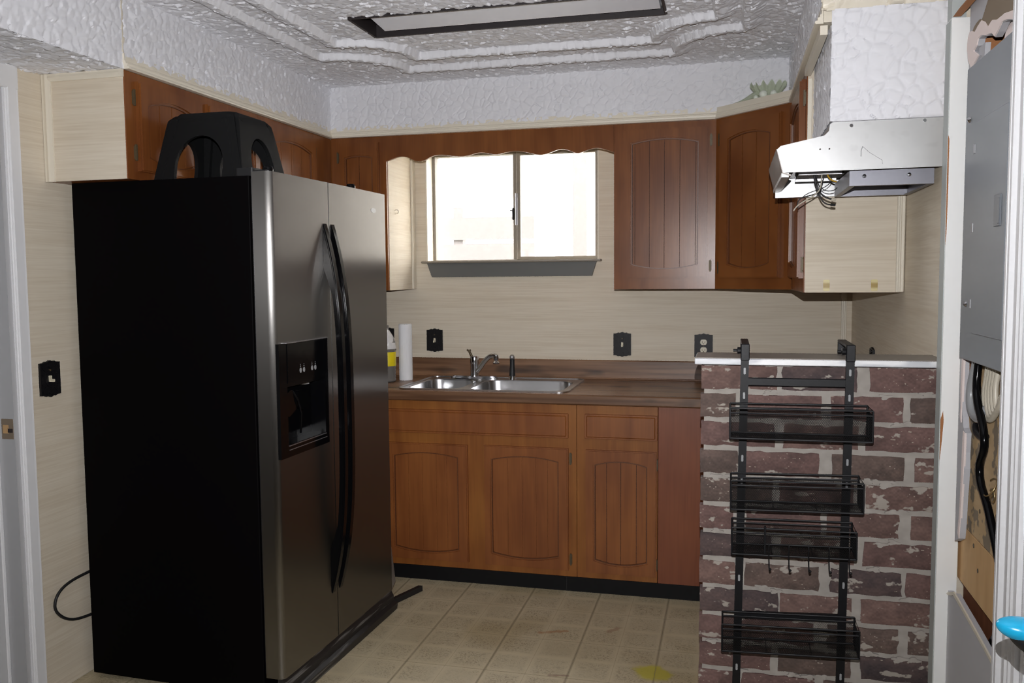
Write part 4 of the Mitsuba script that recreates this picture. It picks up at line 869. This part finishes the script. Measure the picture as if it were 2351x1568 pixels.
for x, z in ((0.325, 1.862), (0.515, 1.867)): part(hd, 'screw', [prism(sg.Point(x, z).buffer(0.0048), HY0 - 0.002, HY0, 'xz')], M_CHROME)
for x, z in ((0.243, 1.800), (0.268, 1.800)): part(hd, 'screw_hole', [prism(sg.Point(x, z).buffer(0.0022), HY0 - 0.0006, HY0, 'xz')], M_DARKVOID)
part(hd, 'scratch', [tube([(0.356, HY0 - 0.0003, 1.803), (0.352, HY0 - 0.0003, 1.79), (0.352, HY0 - 0.0003, 1.775)], 0.0009, 5), tube([(0.356, HY0 - 0.0003, 1.803), (0.375, HY0 - 0.0003, 1.785), (0.408, HY0 - 0.0003, 1.763), (0.409, HY0 - 0.0003, 1.752)], 0.0005, 5)], M_CGREY)
def wire(pts, r, m, tip=None):
    sp_ = spline(pts, 22)
    k = part(hd, 'wire', tube(sp_, r, 7), m, smooth=True)
    if tip: part(k, 'wire_nut', tube([sp_[-1], sp_[-1] + (sp_[-1] - sp_[-2]) / np.linalg.norm(sp_[-1] - sp_[-2]) * 0.014], [0.0045, 0.0035], 8), tip)
wire([(0.272, 2.86, 1.762), (0.268, 2.85, 1.73), (0.262, 2.84, 1.705), (0.22, 2.83, 1.672), (0.186, 2.82, 1.641)], 0.0020, M_CCREAM)
wire([(0.268, 2.87, 1.762), (0.262, 2.86, 1.72), (0.266, 2.85, 1.70), (0.235, 2.84, 1.688), (0.200, 2.84, 1.650)], 0.0016, M_BLACKP)
wire([(0.245, 2.85, 1.762), (0.250, 2.85, 1.73), (0.262, 2.85, 1.70), (0.282, 2.85, 1.682), (0.298, 2.85, 1.676)], 0.0026, M_BLACKP, M_CCREAM)
wire([(0.258, 2.85, 1.762), (0.252, 2.85, 1.725), (0.262, 2.85, 1.690), (0.275, 2.85, 1.668), (0.296, 2.85, 1.659)], 0.0022, M_BLACKP, M_BLACKP)
wire([(0.284, 2.86, 1.766), (0.287, 2.86, 1.750), (0.296, 2.85, 1.735), (0.312, 2.85, 1.728)], 0.0024, M_CYEL)
wire([(0.276, 2.86, 1.762), (0.273, 2.86, 1.735), (0.272, 2.86, 1.71), (0.288, 2.86, 1.702), (0.315, 2.86, 1.712)], 0.0013, M_BLACKP)
wire([(0.290, 2.87, 1.762), (0.300, 2.87, 1.74), (0.285, 2.86, 1.718), (0.24, 2.86, 1.70), (0.215, 2.86, 1.685)], 0.0012, M_BLACKP)

# glass ornament on the ledge over the diagonal cabinet
orn = thing('glass_ornament', 'small ruffled green glass dish with clear beads on the ledge above the diagonal cabinet', 'ornament')
oc = np.array([0.150, 3.965, ZT + 0.0475])
uu, vv = np.meshgrid(np.linspace(0, 2 * np.pi, 73), np.linspace(0, 1, 9), indexing='ij')
rr = 0.010 + 0.062 * vv ** 0.8 * (1 + 0.10 * np.sin(13 * uu) * vv)
zz = 0.002 + 0.060 * vv ** 1.4 + 0.012 * np.sin(13 * uu + 1.2) * vv ** 2
P = np.stack([oc[0] + rr * np.cos(uu), oc[1] + 0.75 * rr * np.sin(uu), oc[2] + zz], -1)
P2 = P + np.array([0, 0, 0.004])
i, j = np.meshgrid(np.arange(72), np.arange(8), indexing='ij'); a = (i * 9 + j).ravel()
ff = np.vstack([np.c_[a, a + 9, a + 10], np.c_[a, a + 10, a + 1]])
part(orn, 'dish', [trimesh.Trimesh(P.reshape(-1, 3), ff[:, ::-1], process=False), trimesh.Trimesh(P2.reshape(-1, 3), ff, process=False)], M_GREEN, smooth=60)
leafp = np.array([[0.012, 4.02, ZT + 0.0515], [0.055, 3.985, ZT + 0.058], [0.085, 3.965, ZT + 0.070], [0.11, 3.955, ZT + 0.082]])
part(orn, 'glass_leaf', tube(spline(leafp, 16), np.linspace(0.004, 0.014, 16), 8), M_GREEN, smooth=True)
for x, y, r in ((0.128, 3.915, 0.017), (0.168, 3.885, 0.0135), (0.098, 3.942, 0.010)): part(orn, 'bead', ball((x, y, ZT + 0.0475 + r), r, 3), M_PEARL, smooth=True)

# ------------------------------------------------------------------ brick half wall with its stone ledge
bw = thing('brick_half_wall', 'waist high wall of worn red brown bricks with smeared mortar', 'brick wall')
core_x0 = -0.072
part(bw, 'mortar', [box(core_x0, XR - 0.001, YBR + 0.004, 2.712, 0.0, 1.190)], M_MORTAR)
brng = np.random.default_rng(12)
def brick(x0, x1, z0, z1):
    nx = max(3, int((x1 - x0) / 0.018)); nz = 5
    xs, zs = np.linspace(x0, x1, nx), np.linspace(z0, z1, nz)
    seed = int(brng.integers(1e6))
    X, Z = np.meshgrid(xs, zs, indexing='ij')
    q = np.stack([X * 55, Z * 55, 0 * X + seed], -1)
    edge = (X == x0) | (X == x1) | (Z == z0) | (Z == z1)
    jx, jz = (meshkit.noise(q, seed % 999) - 0.5) * 0.007, (meshkit.noise(q + 37, seed % 999) - 0.5) * 0.006
    if x0 < -0.05: jx = np.where(X == x0, jx * 0.3, jx)
    tilt = brng.normal() * 0.0012
    Y = YBR - 0.003 - 0.0035 * brng.random() + (meshkit.noise(q * 0.6, 5) - 0.5) * 0.004 + np.where(edge, 0.0042, 0) + tilt * (X - x0) / (x1 - x0)
    Xe, Ze = X + np.where(edge, jx, jx * 0.4), Z + np.where(edge, jz, jz * 0.4)
    front = np.stack([Xe, Y, Ze], -1).reshape(-1, 3)
    i, j = np.meshgrid(np.arange(nx - 1), np.arange(nz - 1), indexing='ij'); a = (i * nz + j).ravel()
    f = [np.c_[a, a + nz, a + nz + 1], np.c_[a, a + nz + 1, a + 1]]
    loop = [k * nz for k in range(nx)] + [(nx - 1) * nz + k for k in range(1, nz)] + [k * nz + nz - 1 for k in range(nx - 2, -1, -1)] + [k for k in range(nz - 2, 0, -1)]
    back = front[loop].copy(); back[:, 1] = YBR + 0.03
    n0 = len(front); L = len(loop)
    for s in range(L):
        s2 = (s + 1) % L
        f.append(np.array([[loop[s], n0 + s, n0 + s2], [loop[s], n0 + s2, loop[s2]]]))
    return trimesh.Trimesh(np.vstack([front, back]), np.vstack(f), process=False)
CH = 0.0835
odd = [(-0.080, 0.131), (0.153, 0.354), (0.378, XR - 0.001)]
evn = [(-0.082, 0.022), (0.047, 0.255), (0.281, 0.472), (0.495, XR - 0.001)]
for r in range(14):
    z1 = 1.183 - CH * r; z0 = z1 - 0.0685
    for x0, x1 in (odd if r % 2 == 0 else evn):
        dx = brng.normal() * 0.005
        a, b = (x0 if x0 < -0.05 else x0 + dx), (x1 if x1 > 0.54 else x1 + dx)
        m = M_BRICKS[int(brng.choice(4, p=[0.36, 0.27, 0.15, 0.22]))]
        part(bw, 'brick', brick(a, b, max(z0, 0.002), z1), m, smooth=35)
ms = []
for _ in range(70):      # smears of mortar squeezed over the joints
    r = int(brng.integers(14)); z = 1.183 - CH * r - 0.0685 - 0.008 + brng.normal() * 0.004
    x = core_x0 + 0.02 + brng.random() * (XR - core_x0 - 0.05)
    th_ = np.linspace(0, 2 * np.pi, 28, endpoint=False); rad = 0.65 + 0.25 * np.sin(th_ * 3 + 6 * brng.random()) + 0.25 * brng.random(28)
    ms.append(prism([(x + 0.020 * k * math.cos(t), z + 0.0085 * k * math.sin(t)) for k, t in zip(rad, th_)], YBR - 0.0045, YBR + 0.006, 'xz'))
part(bw, 'mortar_smear', ms, M_MORTAR, kind='stuff')
lg = thing('stone_ledge', 'thin stone slab with a pale marbled edge capping the brick half wall', 'ledge')
part(lg, 'edge', box(-0.098, XR - 0.001, 2.552, 2.728, 1.190, 1.2075, 0.002), M_MARBLE)
part(lg, 'top_face', box(-0.096, XR - 0.001, 2.5535, 2.727, 1.2072, 1.2105, 0.001), M_TAUPE, label='darker taupe top face')  # thin top layer, darker than the edge

# ------------------------------------------------------------------ hanging basket rack in front of the bricks
rk = thing('hanging_rack', 'black metal rack with four wire mesh baskets hung over the brick half wall', 'rack')
RY = 2.540
rails = {}
for xt, xb in ((0.0425, 0.0275), (0.323, 0.3125)):
    zt, zb = 1.236, 0.06
    pts = [(x + sx * 0.011, z) for z, x, sx in ((zt, xt, -1), (zt, xt, 1), (zb, xb - 0.003, 1), (zb, xb - 0.003, -1))]
    rl = part(rk, 'rail', prism(pts, RY - 0.007, RY + 0.005, 'xz'), M_METALB)
    for z in (1.175, 1.105, 0.925, 0.86, 0.575, 0.31):
        xx = xt + (xb - xt) * (zt - z) / (zt - 0.25)
        part(rl, 'slot', prism(roundrect(xx - 0.003, z - 0.0095, xx + 0.003, z + 0.0095, 0.0028), RY - 0.0078, RY - 0.0066, 'xz'), M_CGREY)
    hk = part(rk, 'top_hook', [box(xt - 0.012, xt + 0.012, RY - 0.009, RY + 0.010, 1.205, 1.252, 0.002), box(xt - 0.011, xt + 0.011, RY + 0.002, 2.745, 1.244, 1.252, 0.001), box(xt - 0.011, xt + 0.011, 2.735, 2.745, 1.14, 1.250, 0.001)], M_METALB)
    part(hk, 'clamp_knob', [lathe([(0.001, 0.010), (0.009, 0.010), (0.010, 0.0), (0.004, -0.002), (0.004, -0.012)], (xt - 0.021, RY + 0.012, 1.232), 10, 'x')], M_METALB)
part(rk, 'crossbar', box(0.050, 0.316, RY - 0.003, RY + 0.006, 1.133, 1.156, 0.002), M_METALB)
part(rk, 'crossbar', prism([(0.036, 0.474), (0.310, 0.488), (0.310, 0.466), (0.036, 0.455)], RY - 0.003, RY + 0.006, 'xz'), M_METALB)
part(rk, 'thin_bar', cyl((0.040, RY - 0.004, 0.437), (0.300, RY - 0.004, 0.437), 0.0018, 6), M_METALB)

def strands(o, a, b, W, H, sp=0.0076, w=0.00062):
    """Diamond mesh on the rectangle o + a*[0,W] + b*[0,H]: crossed flat strands."""
    o, a, b = (np.asarray(q, float) for q in (o, a, b)); n = np.cross(a, b)
    out = []
    rect = sg.box(0, 0, W, H)
    slope = 0.62
    for sgn in (1, -1):
        c0, c1 = (-W / slope if sgn > 0 else 0), (H if sgn > 0 else H + W / slope)
        c = c0
        while c < c1:
            ln = sg.LineString([(0, c), (W, c + sgn * W / slope)]).intersection(rect)
            c += sp
            if ln.is_empty or ln.length < 0.002 or ln.geom_type != 'LineString': continue
            p, q = np.array(ln.coords[0]), np.array(ln.coords[-1])
            d = (q - p) / np.linalg.norm(q - p); m = np.array([-d[1], d[0]]) * w / 2
            for s_ in (1,):
                cs = [p - m, q - m, q + m, p + m]
                v = [o + a * x + b * y + n * (s_ * w / 2 * e) for e in (-1, 1) for x, y in cs]
                out.append(np.array(v))
    V = np.vstack(out)
    f1 = np.array([[4, 5, 6], [4, 6, 7], [0, 2, 1], [0, 3, 2], [0, 1, 5], [0, 5, 4], [2, 3, 7], [2, 7, 6]])
    Fs = np.vstack([f1 + 8 * k for k in range(len(out))])
    return trimesh.Trimesh(V, Fs, process=False)

def basket(x0, x1, zb, zt, tilt=0.0, yf=2.430, yb=2.528, label=None):
    bk = part(rk, 'basket', [], M_METALB) if False else uniq(f'{rk}__basket')
    labels[bk] = {'label': label} if label else {}
    zm = zt - 0.0125
    Z = lambda x, z: z + tilt * (x - x0)
    def loop(z, r, y0=yf, y1=yb): return tube([(x0, y0, Z(x0, z)), (x1, y0, Z(x1, z)), (x1, y1, Z(x1, z)), (x0, y1, Z(x0, z))], r, 7, closed=True)
    fr_ = [loop(zt, 0.0028), loop(zm, 0.0024), loop(zb, 0.0030), cyl((x0 + (x1 - x0) / 3, yf, Z((x0 + x1) / 2, zb)), (x0 + (x1 - x0) / 3, yb, Z((x0 + x1) / 2, zb)), 0.0015, 6), cyl((x0 + 2 * (x1 - x0) / 3, yf, Z((x0 + x1) / 2, zb)), (x0 + 2 * (x1 - x0) / 3, yb, Z((x0 + x1) / 2, zb)), 0.0015, 6)]
    for x in (x0, x1):
        for y in (yf, yb): fr_.append(cyl((x, y, Z(x, zb)), (x, y, Z(x, zt)), 0.0028, 7))
        fr_.append(box(x - 0.0012, x + 0.0012, yb - 0.03, yb - 0.018, zb + 0.005, zm - 0.012) if True else None)
    def sheared(m):
        m.vertices[:, 2] += tilt * (m.vertices[:, 0] - x0); return m
    scene[bk] = ply(cat(fr_), M_METALB, smooth=50)
    W, D, H = x1 - x0, yb - yf, zm - zb
    part(bk, 'mesh_side', sheared(strands((x0, yf, zb), (1, 0, 0), (0, 0, 1), W, H)), M_MESHB)
    part(bk, 'mesh_side', sheared(strands((x0, yb, zb), (1, 0, 0), (0, 0, 1), W, H)), M_MESHB)
    part(bk, 'mesh_side', strands((x0, yf, zb), (0, 1, 0), (0, 0, 1), D, H), M_MESHB)
    part(bk, 'mesh_side', sheared(strands((x1, yf, zb), (0, 1, 0), (0, 0, 1), D, H)), M_MESHB)
    part(bk, 'mesh_bottom', sheared(strands((x0, yf, zb), (1, 0, 0), (0, 1, 0), W, D)), M_MESHB)
    return bk
basket(0.003, 0.368, 1.000, 1.083, 0.006)
basket(0.007, 0.349, 0.802, 0.882, 0.022)
basket(0.011, 0.334, 0.677, 0.751, 0.018)
basket(-0.013, 0.346, 0.398, 0.474, 0.036)
hr = part(rk, 'hook_rail', [cyl((0.098, 2.424, 0.712), (0.322, 2.424, 0.717), 0.0022, 7), box(0.0955, 0.1010, 2.418, 2.426, 0.686, 0.762, 0.001)], M_METALB, smooth=40)
for k, x in enumerate((0.109, 0.161, 0.212, 0.264, 0.315)):
    z = 0.714 + 0.001 * k
    part(hr, 'hook', [tube(spline([(x, 2.421, z), (x, 2.420, z - 0.03), (x + 0.001, 2.420, z - 0.058), (x + 0.002, 2.414, z - 0.070), (x + 0.003, 2.405, z - 0.066)], 14), 0.0017, 7), ball((x + 0.003, 2.404, z - 0.065), 0.0036, 1)], M_METALB, smooth=True)

# ------------------------------------------------------------------ electrical panel and what shows in the opened wall
ep = thing('electrical_panel', 'grey steel breaker panel with a closed door in the opened right wall', 'electrical panel')
part(ep, 'cover', [box(0.552, XR - 0.0006, 1.985, 2.352, 1.238, 1.938, 0.002)], M_PANEL)
part(ep, 'box', box(XR - 0.0006, 0.645, 2.03, 2.335, 1.27, 1.92), M_PANEL)
part(ep, 'door', [box(0.5485, 0.553, 2.0, 2.246, 1.305, 1.796, 0.0015)], M_PANEL)
for y, z in ((2.316, 1.812), (2.303, 1.372)): part(ep, 'screw', lathe([(0.001, 0.006), (0.0055, 0.004), (0.0075, 0.0)], (0, 0, 0), 14, 'x').apply_transform(trimesh.transformations.rotation_matrix(math.pi, [0, 0, 1])).apply_translation([0.552, y, z]), M_CHROME, smooth=True)
for z in (1.735, 1.552, 1.374): part(ep, 'latch', box(0.5465, 0.5525, 2.249, 2.255, z - 0.011, z + 0.011, 0.001), M_ALU)
lb = part(ep, 'handle', [box(0.545, 0.549, 2.028, 2.072, 1.545, 1.612, 0.001), box(0.5435, 0.546, 2.026, 2.040, 1.55, 1.605, 0.001)], M_PANELD, label='door handle plate')
part(lb, 'ring', lathe([(0.007, 0.0), (0.0085, 0.002), (0.010, 0.0)], (0.545, 2.056, 1.592), 16, 'x'), M_ALU)
for z0, z1, m, lbl, nails in ((0.788, 1.236, M_BOARD1, 'stained tan board with dark blotches at the back of the opened wall', ((2.290, 0.990), (2.235, 0.885), (2.305, 0.864))),
                              (0.634, 0.786, M_BOARD2, 'clean pine board in the opened wall, below the stained board', ((2.349, 0.785 - 0.02), (2.306, 0.715))),
                              (0.300, 0.632, M_BOARD3, 'dark reddish board at the bottom of the opened wall', ())):
    t_ = thing('cavity_board', lbl, 'board')
    bx = 0.614 if m == M_BOARD3 else 0.598
    part(t_, 'plank', box(bx, bx + 0.016, 2.02, 2.50, z0, z1, 0.001), m)
    for y, z in nails: part(t_, 'nail_head', prism(sg.Point(y, z).buffer(0.0055), 0.5970, 0.5982, 'yz'), M_BRASS)
struct('cavity_back', [box(0.668, 0.69, 1.88, YBR, 0, 2.6), box(0.632, 0.69, 2.475, 2.50, 0.0, 2.3), box(XR + 0.014, 0.668, 1.90, 2.00, 0, 2.5)], M_DARKVOID, parent=W_NEAR)
struct('stud', [box(XR + 0.016, 0.645, 2.352, 2.40, 1.93, 2.20), box(0.589, 0.5975, 2.335, 2.47, 1.10, 1.236)], M_ORANGEW, parent=W_NEAR)
struct('loose_drywall', [trimesh.convex.convex_hull(np.array([(XR + q, y, z) for q in (0.004, 0.016) for y, z in ((2.345, 1.985), (2.29, 1.985), (2.30, 1.94), (2.35, 1.935))]))], M_DRYWALL, parent=W_NEAR)
struct('insulation', [ball((0.60, 2.17, 1.955), 0.035, 2, (0.5, 0.9, 1.3))], M_GYP, parent=W_NEAR)
def cable(label, pts, r, m, flat=None, name='cable', group=None):
    k = thing(name, label, 'cable', group)
    scene[k] = ply(tube(spline(pts, 60), r, 10), m, smooth=True)
    return k
cable('thick glossy black cable running down inside the opened wall', [(0.577, 2.268, 1.262), (0.573, 2.266, 1.215), (0.570, 2.258, 1.17), (0.570, 2.225, 1.12), (0.570, 2.190, 1.085), (0.570, 2.180, 1.045), (0.571, 2.215, 1.00), (0.571, 2.208, 0.965), (0.572, 2.165, 0.93), (0.574, 2.120, 0.885), (0.578, 2.060, 0.80), (0.586, 2.060, 0.71), (0.595, 2.115, 0.64), (0.597, 2.19, 0.57), (0.597, 2.25, 0.50)], 0.0090, M_BLACKG)
cable('flat grey cable hanging in a loop below the electrical panel', [(0.590, 2.322, 1.262), (0.582, 2.330, 1.20), (0.578, 2.338, 1.14), (0.578, 2.310, 1.105), (0.582, 2.268, 1.10), (0.586, 2.225, 1.13)], 0.0115, M_CGREY)
for q, (a, b) in enumerate(((0.0, 0.0), (0.020, 0.010), (0.040, 0.020), (-0.018, -0.008), (0.060, 0.032))):
    cable('cream sheathed cable in the looped bundle below the panel, beside the black cable', [(0.588, 2.225 - a, 1.262), (0.586, 2.222 - a, 1.20), (0.585, 2.228 - a * 1.1, 1.155 + b), (0.586, 2.206 - a, 1.115 + 0.8 * b), (0.587, 2.165 - a * 0.7, 1.125 + b), (0.588, 2.12 - a * 0.5, 1.175 + 0.6 * b)], 0.0066, M_CCREAM, group='cream cables below the panel')
cable('dark grey cable end curling behind the flat grey cable', [(0.589, 2.325, 1.075), (0.586, 2.315, 1.066), (0.586, 2.290, 1.057), (0.587, 2.265, 1.055), (0.588, 2.240, 1.062)], 0.0085, M_METALB)
solo('wire_ring', [tube([(0.580 + 0.011 * math.sin(q), 2.160 + 0.027 * math.cos(q), 0.958 + 0.020 * math.sin(q)) for q in np.linspace(0.6, 5.9, 30)], 0.0018, 6), cyl((0.580, 2.138, 0.945), (0.570, 2.120, 0.942), 0.0018, 6), tube([(0.590, 2.178 + 0.018 * math.cos(q), 0.935 + 0.016 * math.sin(q)) for q in np.linspace(0.5, 5.0, 20)], 0.0022, 6)], M_COPPER, 'bare copper wire ring round the black cable', 'wire', smooth=True)

# blue and black tool handle leaning in the near right corner
tl = thing('tool_handle', 'black handle with a bright blue cap in front of the fluted white casing', 'tool')
TC = np.array([0.399, 1.30, 0.953])
cap = ball((0, 0, 0), 1, 3, (0.037, 0.022, 0.018)); cap.vertices[:, 2] *= np.where(cap.vertices[:, 2] > 0, 0.85, 1.0)
cap.vertices[:, 2] += -0.10 * cap.vertices[:, 0]; cap.apply_translation(TC + [0.0, 0, 0.004])
part(tl, 'cap', cap, M_BLUE, smooth=True, label='bright blue cap')
grip = ball((0, 0, 0), 1, 3, (0.034, 0.021, 0.020)); grip.vertices[:, 2] += -0.45 * grip.vertices[:, 0]; grip.apply_translation(TC + [0.010, 0, -0.014])
part(tl, 'grip', grip, M_BLACKP, smooth=True)
part(tl, 'pole', tube(spline([TC + [0.02, 0, -0.02], TC + [0.045, 0.005, -0.10], TC + [0.06, 0.01, -0.30], (0.470, 1.33, 0.40), (0.475, 1.34, 0.0)], 24), 0.013, 12), M_BLACKP, smooth=True)
part(tl, 'foot', lathe([(0.001, 0.03), (0.03, 0.028), (0.035, 0.0), (0.001, 0.0)], (0.475, 1.34, 0.0), 20), M_BLACKP, smooth=40)

# ------------------------------------------------------------------ recessed fluorescent light
lt = thing('ceiling_light', 'long recessed fluorescent fixture without its diffuser, white cover over a dark box', 'ceiling light')
ZL = ZC + 0.002
part(lt, 'housing', [box(LX0 - 0.006, LX0 + 0.004, LY0, LY1, ZL - 0.006, ZL + 0.11), box(LX1 - 0.004, LX1 + 0.006, LY0, LY1, ZL - 0.006, ZL + 0.11), box(LX0, LX1, LY0 - 0.006, LY0 + 0.004, ZL - 0.006, ZL + 0.11), box(LX0, LX1, LY1 - 0.004, LY1 + 0.006, ZL - 0.006, ZL + 0.11), box(LX0, LX1, LY0, LY1, ZL + 0.105, ZL + 0.115)], M_FIXBLK)
part(lt, 'ballast_cover', [prism([(LY0 + 0.012, ZL + 0.060), (LY0 + 0.03, ZL + 0.014), (LY1 - 0.052, ZL + 0.002), (LY1 - 0.044, ZL + 0.030), (LY1 - 0.044, ZL + 0.10), (LY0 + 0.012, ZL + 0.10)], LX0 + 0.060, LX1 - 0.015, 'yz')], M_LOUVRE)
for x in (LX0 + 0.062, LX1 - 0.012):
    for y in (LY0 + 0.05, LY1 - 0.03): part(lt, 'lamp_holder', box(x - 0.010, x + 0.010, y - 0.012, y + 0.012, ZL + 0.02, ZL + 0.105, 0.003), M_CGREY)

# ------------------------------------------------------------------ outside the window
struct('ground', box(-12, 10, YW + 0.3, 18, -0.4, -0.3), M_GROUND)
nh = thing('neighbour_house', 'pale clapboard house wall seen through the right window pane', 'house')
part(nh, 'wall', box(-1.42, 6.0, 8.03, 8.3, -0.35, 4.6), M_SIDING)
for k in range(22):
    z = -0.3 + 0.21 * k
    part(nh, 'clapboard', prism([(8.03, z), (8.005, z), (8.022, z + 0.21), (8.03, z + 0.21)], -1.30, 6.0, 'yz'), M_SIDING)
part(nh, 'corner_board', box(-1.42, -1.29, 7.985, 8.04, -0.35, 4.6, 0.004), M_FENCE)
part(nh, 'downspout', tube([(-0.62, 7.95, 4.5), (-0.62, 7.95, 2.9), (-0.35, 7.95, 2.2), (-0.34, 7.95, -0.3)], 0.035, 10), M_SIDING, smooth=40)
fc = thing('garden_fence', 'pale horizontal board fence seen through the left window pane', 'fence')
for k in range(9):
    part(fc, 'board', box(-6.5, -1.9, 8.5, 8.525, -0.3 + 0.265 * k, -0.3 + 0.265 * k + 0.225), M_FENCE)
for x in (-6.2, -4.4, -2.75): part(fc, 'post', box(x, x + 0.1, 8.525, 8.62, -0.35, 2.15), M_FENCE)
